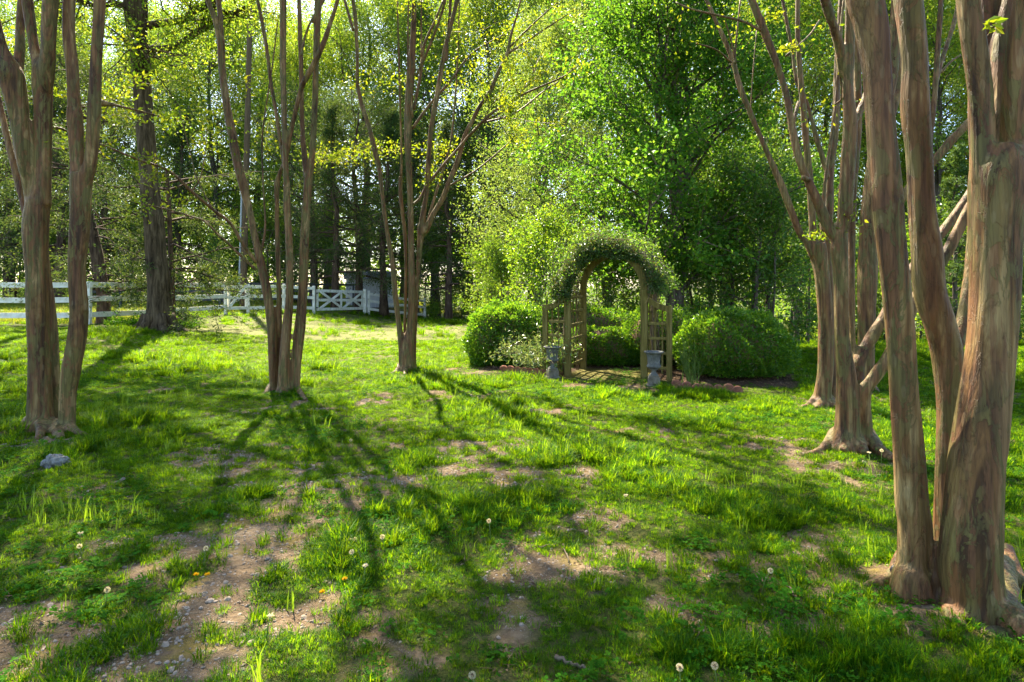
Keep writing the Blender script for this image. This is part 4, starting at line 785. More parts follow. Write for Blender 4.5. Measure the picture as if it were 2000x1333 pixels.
shr = proto(90, 'dark_bark', 'shrub', H=3.0, r0=0.05, base=0.05, spread=0.36, nprim=26, nsec=8, nleaf=62, lsize=0.07, sig=0.14, elev=(20, 75), trunks=4)
plant_px('flowering_shrub', shr, 1040, 15.2, 1.0, 0.4, 'tall loose yellow-green shrub rising behind the round hedge', 'shrub')
plant_px('flowering_shrub', shr, 1175, 17.5, 0.95, 2.0, 'loose yellow-green shrub seen through the arch', 'shrub')
plant_px('flowering_shrub', shr, 985, 20.5, 0.9, 4.0, 'loose yellow-green shrub between dark trunks left of the round hedge', 'shrub')
pin = proto(91, 'dark_bark', 'pine', H=5.0, r0=0.07, base=0.08, spread=0.22, nprim=40, nsec=6, nleaf=30, lsize=0.11, aspect=0.16, sig=0.05, elev=(5, 30), shape='cone')
plant_px('young_pine_tree', pin, 1866, 15.0, 1.0, 0.2, 'young pine with whorled branches behind the massive crape myrtle', 'tree')

# big oak and leaning cedar by the fence
def oak():
    rng = rs(101); D = 17.6; foot = P(312, 646, D); foot[2] = gz(foot[0], foot[1]); r = empty('oak_tree', foot, 0, 'big old oak with rough grey trunk beside the white fence', 'tree')
    rows = np.array([(312,650,66),(312,640,58),(313,616,50),(311,565,42),(305,500,38.5),(300,430,37),(296,405,36),(290,338,33),(283,236,32),(278,169,32),(273,101,33),(267,50,37),(266,17,42),(262,-60,40),(250,-160,36),(246,-300,30)], float)
    L = np.array([np.append(P(a, b, D), w * 0.5 * D / F) for a, b, w in rows]); L = np.vstack([np.append(L[0, :3] - [0, 0, 0.3], L[0, 3] * 1.15), L]); S = smooth_poly(L, 5)
    m = MB(); tube(m, S[:, :3] - foot, S[:, 3], 26, 0.02, rng)
    for az in (-2.6, -1.9, -0.9, -0.2):                # buttress roots
        a = np.array([math.cos(az), math.sin(az), 0]); pts = np.array([a * 0.30 + [0, 0, 0.40], a * 0.48 + [0, 0, 0.12], a * 0.72 + [0, 0, 0.0], a * 1.0 + [0, 0, -0.12]]); S2 = smooth_poly(pts, 4); tube(m, S2, np.linspace(0.16, 0.05, len(S2)), 9, 0.05, rng)
    m.build('trunk', MAT['oak'], r)
    limbs = [([(284,52,16),(310,46,14),(354,40,13),(378,22,12),(400,12,12),(440,-10,10),(500,-60,8)], 0, -1.2), ([(288,98,16),(337,93,13),(364,78,12),(388,61,12),(402,54,11),(430,30,9),(470,20,7),(520,-20,5)], 0, -0.6),
             ([(262,18,14),(225,8,11),(190,12,10),(150,0,9),(90,-30,7)], 0, -1.0), ([(258,-60,20),(300,-110,16),(360,-150,12),(420,-190,8)], 0, 1.5), ([(256,-80,20),(200,-130,16),(140,-180,12),(90,-230,8)], 0, 1.0),
             ([(262,-20,16),(300,-90,14),(340,-160,11),(380,-260,8)], 0, -2.5), ([(250,-160,18),(230,-240,14),(200,-330,9)], 0, -2.0), ([(262,-40,14),(250,-100,12),(215,-160,9),(190,-220,7)], 0, -3.0), ([(300,140,6),(280,100,5),(262,90,4)], -0.5, -0.8), ([(262,-40,14),(340,-120,12),(440,-190,9),(560,-240,6)], 0, -4.0), ([(260,-80,14),(330,-200,12),(420,-330,8)], 0, -5.0), ([(268,-10,12),(350,-60,10),(450,-100,8),(560,-120,5)], 0, -2.5)]
    cm = MB(); LP, LA = [], []
    for rows, d0, d1 in limbs:
        L = np.array([np.append(P(a, b, D + d0 + (d1 - d0) * k / (len(rows) - 1)), w * 0.5 * D / F) for k, (a, b, w) in enumerate(rows)]); S = smooth_poly(L, 5); mb = MB(); tube(mb, S[:, :3] - foot, S[:, 3], 10, 0.03, rng); mb.build('limb', MAT['oak'], r)
        for k in range(15):
            q = S[rng.randint(len(S) // 3, len(S)), :3]; d = unit(rng, 1)[0] * [1, 1, 0.6] + [0, 0, 0.15]; pts = [q]; ln = rng.uniform(1.2, 2.6)
            for i in range(5): d = d + rng.normal(0, 0.25, 3); d /= np.linalg.norm(d); pts.append(pts[-1] + d * ln / 5)
            pts = np.array(pts); tube(cm, pts - foot, np.linspace(0.03, 0.006, 6), 4, 0, None, 0, False)
            for j in range(5):
                a = pts[rng.randint(1, 6)]; e = unit(rng, 1)[0] * rng.uniform(0.4, 1.0); tube(cm, np.array([a, a + e * 0.5 + rng.normal(0, 0.05, 3), a + e]) - foot, [0.01, 0.006, 0.003], 3, 0, None, 0, False)
                kk = 42; w = rng.uniform(0.2, 1.1, kk)[:, None]; LP.append(a + e * w + rng.normal(0, 0.16, (kk, 3)) - foot); LA.append(unit(rng, kk))
    LP = np.concatenate(LP); LA = np.concatenate(LA); leaves(cm, LP, LA, rng.uniform(0.6, 1.3, len(LP)) * 0.09, 0.5, 1, rng); cm.build('crown', [MAT['oak'], MAT['oak_leaf']], r)
oak()
def leaning_cedar(rows, D, label, seed, nb, zr, up):
    rng = rs(seed); foot = P(rows[0][0], rows[0][1], D); foot[2] = gz(foot[0], D); r = empty('leaning_cedar_tree', foot, 0, label, 'tree')
    L = np.array([np.append(P(a, b, D), w * 0.5 * D / F) for a, b, w in rows]); L = np.vstack([np.append(foot - [0, 0, 0.3], L[0, 3] * 1.2), L]); S = smooth_poly(L, 5); m = MB(); tube(m, S[:, :3] - foot, S[:, 3], 14, 0.04, rng)
    cm = MB(); LP, LA = [], []
    for k in range(nb):
        q = S[int(len(S) * (zr[0] + (zr[1] - zr[0]) * rng.uniform(0, 1)))]; az = rng.uniform(0, 6.3); d = np.array([math.cos(az), math.sin(az), rng.uniform(-0.1, up)]); ln = rng.uniform(1.2, 3.4); pts = [q[:3]]
        for i in range(6): d = d + rng.normal(0, 0.14, 3) + [0, 0, -0.05]; d /= np.linalg.norm(d); pts.append(pts[-1] + d * ln / 6)
        pts = np.array(pts); tube(m, pts - foot, np.linspace(0.035, 0.006, 7), 4, 0, None, 0, False)
        for j in range(9):
            a = pts[rng.randint(2, 7)]; e = (unit(rng, 1)[0] + d * 0.6 + [0, 0, -0.35]) * rng.uniform(0.3, 0.8); tube(cm, np.array([a, a + e * 0.5, a + e + [0, 0, -0.05]]) - foot, [0.008, 0.005, 0.003], 3, 0, None, 0, False)
            if rng.uniform() < 0.8:
                kk = 60; w = rng.uniform(0.1, 1.1, kk)[:, None]; LP.append(a + e * w + rng.normal(0, 0.075, (kk, 3)) - foot); LA.append(unit(rng, kk) + e)
    m.build('trunk', MAT['cedar_bark'], r); LP = np.concatenate(LP); LA = np.concatenate(LA); leaves(cm, LP, LA, rng.uniform(0.6, 1.3, len(LP)) * 0.10, 0.3, 1, rng); cm.build('crown', [MAT['twig'], MAT['cedar']], r)
leaning_cedar([(203,636,30),(202,600,24),(200,570,22),(191,514,23),(182,464,21),(172,420,19),(160,350,17),(148,250,15),(138,140,12),(132,20,9),(130,-80,6)], 20.4, 'leaning cedar with drooping dark boughs between crape myrtle and oak', 111, 60, (0.25, 1.0), 0.4)
leaning_cedar([(338,636,12),(336,560,10),(333,480,9),(330,400,8),(326,330,6)], 18.6, 'slim bushy young cedar standing close behind the oak trunk', 112, 30, (0.2, 1.0), 0.5)

# ------------------------------------------------------------------ hedges, vine, plants
def hedge(label, c, rx, ry, h, n, seed, rz=0.0, p=3.0):
    rng = rs(seed); g = gz(*c); r = empty('clipped_hedge', (c[0], c[1], g), rz, label, 'hedge', 'clipped hedge mounds around the arbor')
    d = unit(rng, n); d[:, 2] = np.abs(d[:, 2]) * 1.0; k = (np.abs(d[:, 0])**p + np.abs(d[:, 1])**p + np.abs(d[:, 2])**2.4) ** (-1 / p)
    q = d * k[:, None]; bump = 1 + 0.17 * (fbm(q[:, 0] * 4.5 * rx + 7 + q[:, 2] * 3, q[:, 1] * 4.5 * ry + q[:, 2] * 3.3, seed, 4) - 0.5) * 2 + np.where(rng.uniform(size=n) < 0.05, rng.uniform(0, 0.07, n), 0)
    dep = 1 - np.abs(rng.normal(0, 0.07, n)) * (1 + 1.5 * (rng.uniform(size=n) < 0.3)); q = q * (bump * dep)[:, None] * [rx, ry, h]
    low = q[:, 2] < h * 0.42; tuck = 1 - 0.16 * ss(0.42, 0.0, q[:, 2] / h); q[:, 0] *= tuck; q[:, 1] *= tuck; q[:, 2] = np.maximum(q[:, 2], 0.04 + rng.uniform(0, 0.08, n))
    nm = d / np.array([rx, ry, h]); nm /= np.linalg.norm(nm, axis=1)[:, None]
    cm = MB(); leaves(cm, q, nm * 0.6 + unit(rng, n) * 0.9 + [0, 0, 0.45], rng.uniform(0.7, 1.3, n) * 0.05, 0.55, 0, rng, 0.12); cm.build('foliage', MAT['box'], r)
    m = MB()
    for k in range(26):
        a = rng.uniform(-0.45, 0.45, 2) * [rx, ry]; b = a + rng.normal(0, 0.4, 2) * [rx, ry] * 0.8; z = h * rng.uniform(0.5, 0.85)
        tube(m, np.array([[a[0], a[1], -0.05], [(a[0] * 2 + b[0]) / 3, (a[1] * 2 + b[1]) / 3, z * 0.45], [b[0] * 0.8, b[1] * 0.8, z]]), [0.014, 0.011, 0.005], 5)
    m.build('stems', MAT['twig'], r).name = 'stem'
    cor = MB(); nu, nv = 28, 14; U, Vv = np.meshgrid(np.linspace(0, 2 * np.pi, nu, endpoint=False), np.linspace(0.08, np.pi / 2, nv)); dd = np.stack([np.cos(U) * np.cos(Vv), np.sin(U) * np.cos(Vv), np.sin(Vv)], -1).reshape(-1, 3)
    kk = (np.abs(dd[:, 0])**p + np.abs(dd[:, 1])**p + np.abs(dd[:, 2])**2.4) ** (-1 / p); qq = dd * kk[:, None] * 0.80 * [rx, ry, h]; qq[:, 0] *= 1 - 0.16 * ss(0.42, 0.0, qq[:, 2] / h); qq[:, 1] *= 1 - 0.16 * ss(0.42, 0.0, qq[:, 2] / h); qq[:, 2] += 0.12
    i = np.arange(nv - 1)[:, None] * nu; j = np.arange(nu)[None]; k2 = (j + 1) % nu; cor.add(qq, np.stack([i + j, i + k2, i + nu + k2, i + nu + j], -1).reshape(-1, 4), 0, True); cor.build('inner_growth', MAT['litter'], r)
hedge('round clipped hedge mound left of the arbor with sunlit top', (-0.10, 12.75), 0.92, 0.80, 1.24, 30000, 201, 0.0, 2.6)
hedge('low clipped hedge across the end of the mossy path', (1.80, 12.55), 0.85, 0.45, 0.78, 16000, 202, -0.2)
hedge('rear clipped hedge with bright top seen through the arch', (1.75, 14.2), 1.5, 0.6, 1.08, 18000, 203)
hedge('clipped hedge joining the rear hedge behind the right trellis wing', (3.05, 12.7), 0.85, 0.85, 1.17, 16000, 204)
hedge('large clipped hedge mound right of the arbor above brick edging', (3.98, 11.15), 1.04, 1.0, 1.14, 34000, 205, 0.0, 2.5)
def vine():
    rng = rs(210); r = empty('climbing_vine', A3(0, 0, 0), 0, 'dense leafy climbing vine draped over the arbor arch', 'vine'); a0 = np.array(r.location); m = MB()
    n = 27000; th = rng.uniform(-0.10, 3.2, n); th = np.where(rng.uniform(size=n) < 0.3, rng.uniform(-0.12, 1.4, n), th)
    front = rng.uniform(size=n) < 0.45; v = np.where(front, rng.normal(-0.12, 0.09, n), rng.uniform(-0.2, DEP + 0.22, n)); lump = fbm(th * 3.0 + 5, v * 2.5, 4, 3)
    low = -0.13 * ss(2.35, 1.9, th)
    r_ = np.where(front, HW + low + 0.36 * rng.beta(1.2, 1.9, n) * (0.1 + 1.8 * lump), HW + 0.06 + rng.gamma(1.6, 0.05, n) * (0.1 + 2.1 * lump))
    cut = front & (th > 2.45) & (r_ < HW + 0.07); r_ = np.where(cut, HW + 0.1 + rng.uniform(0, 0.15, n), r_)
    left = np.exp(-((th - 0.25) / 0.45)**2); u = -np.cos(th) * (r_ + 0.06 * left); z = SPR + np.sin(th) * r_ - left * np.abs(rng.normal(0, 0.13, n)); rgt = np.exp(-((th - 2.75) / 0.35)**2); z -= rgt * np.abs(rng.normal(0, 0.10, n)); u = u + rgt * np.abs(rng.normal(0, 0.12, n))
    pos = ARB[None] + u[:, None] * AW[None] + v[:, None] * AD[None]; q = np.column_stack([pos, z]) - a0
    out = np.column_stack([(-np.cos(th))[:, None] * AW[None], np.sin(th)]); tipk = rng.uniform(size=n) < 0.18 + 0.5 * (r_ > HW + 0.26)
    ax = out * 0.5 + unit(rng, n) * 1.0 + [0, -0.2, -0.1]; sz = rng.uniform(0.6, 1.3, n) * 0.045
    hole = fbm(th * 4.2 + 3, v * 4.0 + r_ * 9, 14, 3) < 0.40; q, ax, sz, tipk = q[~hole], ax[~hole], sz[~hole], tipk[~hole]
    leaves(m, q[~tipk], ax[~tipk], sz[~tipk], 0.5, 1, rng, 0.1); leaves(m, q[tipk], ax[tipk], sz[tipk], 0.5, 2, rng, 0.1)
    for k in range(220):                                # canes and loose tips
        t0 = rng.uniform(0.05, 3.0); v0 = rng.uniform(-0.15, DEP + 0.15); pts = []; vv, tt, rr = v0, t0, HW + 0.10 + rng.uniform(0, 0.12)
        out_k = k % 3 == 0
        for i in range(7): pts.append(A3(-math.cos(tt) * rr, vv, SPR + math.sin(tt) * rr)); tt += rng.uniform(0.03, 0.16) * (1 if k % 2 else -1); vv += rng.normal(0, 0.06); rr += (rng.uniform(0.0, 0.085) if out_k else rng.normal(0, 0.015))
        pts = np.array(pts) - a0; tube(m, pts, np.linspace(0.007, 0.002, 7), 4, 0, None, 0, False)
        if out_k:
            kk = 30; b = pts[rng.randint(2, 7, kk)] + rng.normal(0, 0.03, (kk, 3)); leaves(m, b, unit(rng, kk), rng.uniform(0.03, 0.05, kk), 0.5, 2, rng)
    m.build('foliage', [MAT['twig'], MAT['vine'], MAT['dogwood']], r)
    s = MB()
    for (u, v) in ((-HW - 0.08, 0.06), (-HW - 0.06, 0.9), (HW + 0.09, 0.35), (HW + 0.1, DEP), (HW + 0.16, 0.12)):
        for k in range(2):
            zz = np.linspace(0, SPR + 0.1, 9); pts = np.array([A3(u + rng.normal(0, 0.025), v + rng.normal(0, 0.03), z + g0(u, v)) for z in zz]) - a0; tube(s, pts, np.linspace(0.013, 0.007, 9), 5)
    s.build('stem', MAT['twig'], r)
vine()
def sprig_plant(name, label, px, py, nst, h, spread, mat, leafn, lsz, aspect, seed, droop=0.12, cat='plant'):
    rng = rs(seed); g = on_ground(px, py); r = empty(name, g, 0, label, cat); m = MB(); LP, LA = [], []
    for k in range(nst):
        az = rng.uniform(0, 6.3); d = np.array([math.cos(az) * spread, math.sin(az) * spread, 1.0]); p = rng.normal(0, 0.06, 3) * [1, 1, 0]; pts = [p]; ln = h * rng.uniform(0.6, 1.1)
        for i in range(7): d = d + rng.normal(0, 0.08, 3) + [0, 0, -droop * i * 0.4]; d /= np.linalg.norm(d); pts.append(pts[-1] + d * ln / 7)
        pts = np.array(pts); tube(m, pts, np.linspace(0.006, 0.002, 8), 4, 0, None, 0, False)
        if leafn:
            j = rng.randint(2, 8, leafn); s = 0.07 if lsz > 0.03 else 0.05; LP.append(pts[j] + rng.normal(0, s, (leafn, 3))); LA.append(unit(rng, leafn) + d * 0.4 + [0, 0, -0.2])
    if leafn: LP = np.concatenate(LP); leaves(m, LP, np.concatenate(LA), rng.uniform(0.6, 1.3, len(LP)) * lsz, aspect, 1, rng, 0.06)
    m.build('foliage', [MAT['rose'] if mat != 'nandina' else MAT['twig'], MAT[mat]], r); return r
sprig_plant('nandina_shrub', 'feathery pale-leaved nandina spilling beside the left urn', 1050, 729, 50, 1.0, 0.75, 'nandina', 62, 0.07, 0.26, 301)
sprig_plant('nandina_shrub', 'small dark leafy plant at the foot of the left arbor post', 1098, 728, 14, 0.62, 0.35, 'dogwood', 50, 0.055, 0.4, 302)
sprig_plant('green_cane_plant', 'clump of upright bare green canes by the brick edging', 1350, 748, 26, 0.75, 0.22, 'rose', 10, 0.02, 0.3, 303, 0.0)
sprig_plant('leafy_weed', 'low leafy weed clump between leaning cedar and oak', 250, 642, 40, 0.55, 1.0, 'clover', 40, 0.06, 0.6, 304)
sprig_plant('leafy_weed', 'broad leafy weed clump at the right foot of the oak', 365, 640, 30, 0.4, 1.2, 'clover', 30, 0.06, 0.6, 305)

# ------------------------------------------------------------------ lichen stone, spotlight, dandelions, sticks
g = on_ground(110, 914); m = MB(); rng = rs(7)
bm = bmesh.new(); bmesh.ops.create_icosphere(bm, subdivisions=4, radius=1.0)
for v in bm.verts:
    c = v.co; f = 1 + 0.9 * (float(fbm(c.x * 2.2 + 9, c.y * 2.2 + c.z * 2.7, 5, 2)) - 0.5) + 0.55 * (float(fbm(c.x * 9 + 9, c.y * 9 + c.z * 8, 6, 3)) - 0.5); v.co = Vector((c.x * 0.10 * f, c.y * 0.06 * f, max(-0.3, c.z) * 0.075 * f))
me = bpy.data.meshes.new('lichen_stone'); bm.to_mesh(me); bm.free(); me.materials.append(MAT['lichen']); o = bpy.data.objects.new('lichen_stone', me); o.location = g + [0, 0, 0.045]; o.rotation_euler = (0, -0.2, 0.2); link(o)
for p in me.polygons: p.use_smooth = True
tag(o, 'pale grey lichen-covered stone lying in the grass by the left crape myrtle', 'stone')
g = on_ground(1757, 1136); sp = empty('garden_spotlight', g, 0.5, 'small black garden spotlight at the foot of the massive crape myrtle', 'lamp')
m = MB(); lathe(m, [(0.0, -0.045), (0.02, -0.045), (0.026, -0.03), (0.030, 0.02), (0.034, 0.045), (0.030, 0.046), (0.027, 0.03), (0.0, 0.028)], 20); o = fix_normals(m.build('lamp_housing', MAT['black'], sp)); o.rotation_euler = (1.2, 0, 1.3); o.location = (0, 0, 0.07)
m = MB(); lathe(m, [(0.0, 0.034), (0.028, 0.034)], 20); l = m.build('lamp_lens', MAT['lens'], o)
m = MB(); tube(m, np.array([[0, 0, -0.05], [0, 0, 0.03], [0.0, 0.0, 0.06]]), [0.010, 0.010, 0.012], 8); m.build('stake', MAT['black'], sp)
def dandelion(px, py, hgt, kind, label, grp, seed):
    rng = rs(seed); g = on_ground(px, py + hgt * 0.93 * F / (EYE * F / (py + 30 - HY))); r = empty('dandelion', g, rng.uniform(0, 6), label, 'flower', grp)
    top = np.array([rng.normal(0, 0.02), rng.normal(0, 0.02), hgt]); m = MB(); tube(m, np.array([[0, 0, -0.02], top * 0.5 + rng.normal(0, 0.006, 3), top]), [0.0025, 0.0022, 0.002], 5); m.build('stalk', MAT['rose'], r)
    m = MB()
    if kind == 'puff':
        d = unit(rng, 110); R = 0.0145; leaves(m, top + d * R * 0.5, d, R * 0.55, 0.07, 0, rng); 
        for k in range(3): leaves(m, top + d * R * 0.95, np.cross(d, unit(rng, 110)), R * 0.30, 0.25, 0, rng, 0.0)
        bm = bmesh.new(); bmesh.ops.create_icosphere(bm, subdivisions=2, radius=0.006); V = np.array([v.co[:] for v in bm.verts]); Fc = np.array([[v.index for v in f.verts] for f in bm.faces]); bm.free(); m.add(V + top, Fc, 1)
        m.build('seed_head', [MAT['puff'], MAT['litter']], r)
    elif kind == 'bare':
        d = unit(rng, 40); d[:, 2] = -abs(d[:, 2]) * 0.6 + 0.2; leaves(m, np.tile(top, (40, 1)), d, 0.018, 0.25, 0, rng); m.build('seed_head', [MAT['puff']], r)
    else:
        d = unit(rng, 70); d[:, 2] = abs(d[:, 2]) * 0.7 + 0.05; leaves(m, np.tile(top, (70, 1)), d, 0.017, 0.3, 0, rng); m.build('petals', [MAT['petal']], r).name = 'blossom'
for k, (px, py, h) in enumerate([(751,1052,.12),(701,1082,.11),(706,1053,.07),(398,1081,.10),(162,1068,.10),(205,1159,.09),(687,863,.11),(958,1024,.12),(1485,1119,.13),(1400,1305,.12),(1720,886,.22),(1330,1318,.10),(930,1330,.1)]):
    dandelion(px, py, h, 'puff', 'white dandelion seed head on thin stalk in patchy lawn', 'dandelion seed heads in the lawn', 400 + k)
for k, (px, py, h) in enumerate([(712,1109,.12),(681,1054,.06),(520,1208,.11),(152,1045,.10),(1212,970,.13),(1700,890,.2)]):
    dandelion(px, py, h, 'bare', 'spent ragged dandelion head with few seeds left in lawn', 'spent dandelion heads in the lawn', 430 + k)
for k, (px, py, h) in enumerate([(388,1126,.025),(384,1124,.02),(621,1158,.03),(676,1124,.03)]):
    dandelion(px, py, h, 'bloom', 'yellow dandelion flower low in the patchy lawn', 'yellow dandelion flowers in the lawn', 440 + k)
def stick(pxs, r0, seed, label):
    rng = rs(seed); pts = np.array([on_ground(a, b) + [0, 0, 0.012] for a, b in pxs]); o0 = pts[0]; S = smooth_poly(pts, 5); S = S + rng.normal(0, 0.004, S.shape); m = MB(); tube(m, S - o0, np.linspace(r0, r0 * 0.5, len(S)), 6); o = m.build('fallen_stick', MAT['twig'], None, o0); tag(o, label, 'stick', 'fallen sticks on the lawn')
for k, q in enumerate([([(1100,1068),(1106,1085),(1110,1102)], .006), ([(1052,1072),(1085,1068)], .004), ([(1548,1084),(1576,1094),(1602,1110)], .005), ([(1545,1058),(1543,1072)], .004), ([(1440,1112),(1480,1122)], .004), ([(1086,1288),(1120,1302),(1152,1316)], .011),
                      ([(1540,1150),(1562,1178)], .005), ([(1772,1225),(1778,1250)], .006), ([(225,866),(250,860)], .006), ([(1900,1290),(1925,1278),(1935,1262)], .005), ([(1610,1180),(1660,1170)], .006), ([(1390,1190),(1430,1215)], .004)]):
    stick(q[0], q[1], 500 + k, 'thin dried fallen stick lying on the patchy lawn')

# ------------------------------------------------------------------ grass, clover, pebbles, litter (uncountable)
def tuft(name, n, h, hw, rad, mat, seed, lean=0.5, flat=False):
    rng = rs(seed); a = rng.uniform(0, 6.3, n); r = rad * np.sqrt(rng.uniform(0, 1, n)); b = np.stack([np.cos(a) * r, np.sin(a) * r, np.full(n, -0.008)], 1)
    az = a + rng.normal(0, 0.9, n); dr = np.stack([np.cos(az), np.sin(az), np.zeros(n)], 1); sd = np.stack([-np.sin(az + rng.normal(0, 0.6, n)), np.cos(az), np.zeros(n)], 1)
    L = (h * rng.uniform(0.5, 1.15, n))[:, None]; ln = (lean * rng.uniform(0.2, 1.3, n))[:, None]; w = hw * rng.uniform(0.7, 1.3, n)[:, None]
    mid = b + dr * L * ln * 0.35 + [0, 0, 1] * L * 0.6; tip = b + dr * L * ln * 1.0 + [0, 0, 1] * L * (1.0 - 0.25 * ln)
    V = np.stack([b - sd * w, b + sd * w, mid + sd * w * 0.8, mid - sd * w * 0.8, tip], 1).reshape(-1, 3); i = np.arange(n)[:, None] * 5; m = MB(); m.add(V, i + np.array([0, 1, 2, 3])); m.Q.append((i + np.array([3, 2, 4]), 0, False))
    me = m.mesh(name); me.materials.append(MAT[mat]); return bpy.data.objects.new(name, me)
def clover(name, n, rad, h, lsz, mat, seed):
    rng = rs(seed); m = MB(); 
    for k in range(n):
        c = np.array([*(rng.normal(0, rad * 0.5, 2)), h * rng.uniform(0.4, 1.0)]); a0_ = rng.uniform(0, 6.3); tl = rng.normal(0, 0.25, 2)
        for j in range(3):
            a = a0_ + j * 2.1; s = lsz * rng.uniform(0.8, 1.2); ax = np.array([math.cos(a), math.sin(a), tl[0]]); sd = np.array([-math.sin(a), math.cos(a), tl[1]]) * 0.55
            m.add([c, c + ax * s * 0.6 + sd * s, c + ax * s * 1.05 + sd * s * 0.4, c + ax * s * 1.05 - sd * s * 0.4, c + ax * s * 0.6 - sd * s], [[0, 1, 2, 3, 4]])
    me = m.mesh(name); me.materials.append(MAT[mat]); return bpy.data.objects.new(name, me)
def pebble(name, seed):
    rng = rs(seed); bm = bmesh.new(); bmesh.ops.create_icosphere(bm, subdivisions=1, radius=1.0); V = np.array([v.co[:] for v in bm.verts]); Fc = np.array([[v.index for v in f.verts] for f in bm.faces]); bm.free()
    V = V * (1 + rng.normal(0, 0.13, (len(V), 1))) * [1, rng.uniform(0.6, 0.9), rng.uniform(0.4, 0.6)]; m = MB(); m.add(V, Fc); me = m.mesh(name); me.materials.append(MAT['pebble']); return bpy.data.objects.new(name, me)
def litter(name, seed):
    rng = rs(seed); m = MB(); n = 9; leaves(m, rng.normal(0, 0.03, (n, 3)) * [1, 1, 0.12] + [0, 0, 0.006], unit(rng, n) * [1, 1, 0.15], rng.uniform(0.012, 0.035, n), 0.4, 0, rng, 0.05, np.tile([0, 0, 1.0], (n, 1)) + rng.normal(0, 0.3, (n, 3)))
    for k in range(3): a = rng.normal(0, 0.03, 3) * [1, 1, 0] + [0, 0, 0.005]; d = unit(rng, 1)[0] * [1, 1, 0.1] * 0.05; tube(m, np.array([a, a + d]), [0.0015, 0.001], 3, 0, None, 0, False)
    me = m.mesh(name); me.materials.append(MAT['litter']); return bpy.data.objects.new(name, me)
def scatter(name, label, kinds, pos, scl, idx, tilt, seed):
    rng = rs(seed); col = bpy.data.collections.new(name + '_source')
    for o in kinds: col.objects.link(o)
    n = len(pos); me = bpy.data.meshes.new(name); me.vertices.add(n); me.vertices.foreach_set('co', pos.ravel())
    rot = np.column_stack([rng.normal(0, tilt, n), rng.normal(0, tilt, n), rng.uniform(0, 6.283, n)])
    a = me.attributes.new('rot', 'FLOAT_VECTOR', 'POINT'); a.data.foreach_set('vector', rot.ravel())
    a = me.attributes.new('scl', 'FLOAT', 'POINT'); a.data.foreach_set('value', scl.astype(np.float32)); a = me.attributes.new('idx', 'INT', 'POINT'); a.data.foreach_set('value', idx.astype(np.int32))
    ob = bpy.data.objects.new(name, me); link(ob); tag(ob, label, None, None, 'stuff')
    for k in kinds:
        if k.data.materials[0].name not in me.materials: me.materials.append(k.data.materials[0])
    ng = bpy.data.node_groups.new(name, 'GeometryNodeTree'); ng.interface.new_socket('Geometry', in_out='INPUT', socket_type='NodeSocketGeometry'); ng.interface.new_socket('Geometry', in_out='OUTPUT', socket_type='NodeSocketGeometry')
    nd = ng.nodes; gi = nd.new('NodeGroupInput'); go = nd.new('NodeGroupOutput'); ip = nd.new('GeometryNodeInstanceOnPoints'); ci = nd.new('GeometryNodeCollectionInfo')
    ci.inputs['Collection'].default_value = col; ci.inputs['Separate Children'].default_value = True; ci.inputs['Reset Children'].default_value = True
    def at(nm, ty): x = nd.new('GeometryNodeInputNamedAttribute'); x.data_type = ty; x.inputs[0].default_value = nm; return x.outputs[0]
    L = ng.links; L.new(gi.outputs[0], ip.inputs['Points']); L.new(ci.outputs[0], ip.inputs['Instance']); ip.inputs['Pick Instance'].default_value = True
    L.new(at('idx', 'INT'), ip.inputs['Instance Index']); L.new(at('scl', 'FLOAT'), ip.inputs['Scale'])
    e2r = nd.new('FunctionNodeEulerToRotation'); L.new(at('rot', 'FLOAT_VECTOR'), e2r.inputs[0]); L.new(e2r.outputs[0], ip.inputs['Rotation']); L.new(ip.outputs[0], go.inputs[0])
    md = ob.modifiers.new('scatter', 'NODES'); md.node_group = ng; return ob
def wedge(n, d0, d1, rng, margin=1.32, power=1.0):
    """random points of the visible wedge, evenly over its area"""
    y = np.sqrt(rng.uniform(d0**2, d1**2, n)); x = rng.uniform(-1, 1, n) * (1000 / F * y * margin + 0.6); return x, y
TRUNKS = [np.array(o.location[:2]) for o in COL.objects if o.parent is None and o.name.startswith('crape_myrtle')]
def clear_of_wood(x, y):
    k = np.ones(len(x), bool)
    for t in TRUNKS: k &= ((x - t[0])**2 + (y - t[1])**2) > (0.42 if t[1] < 4 else 0.22)**2
    return k
rng = rs(900)
short = [tuft('tuft_%d' % k, (44, 44, 48, 44, 52, 56)[k], (0.045, 0.055, 0.07, 0.055, 0.085, 0.115)[k], (0.0019, 0.002, 0.002, 0.0022, 0.0021, 0.0022)[k], (0.045, 0.05, 0.045, 0.06, 0.04, 0.035)[k], 'grass', 600 + k, (1.1, 1.0, 0.95, 1.2, 0.9, 0.85)[k]) for k in range(6)]
Ps, Ss, Is = [], [], []
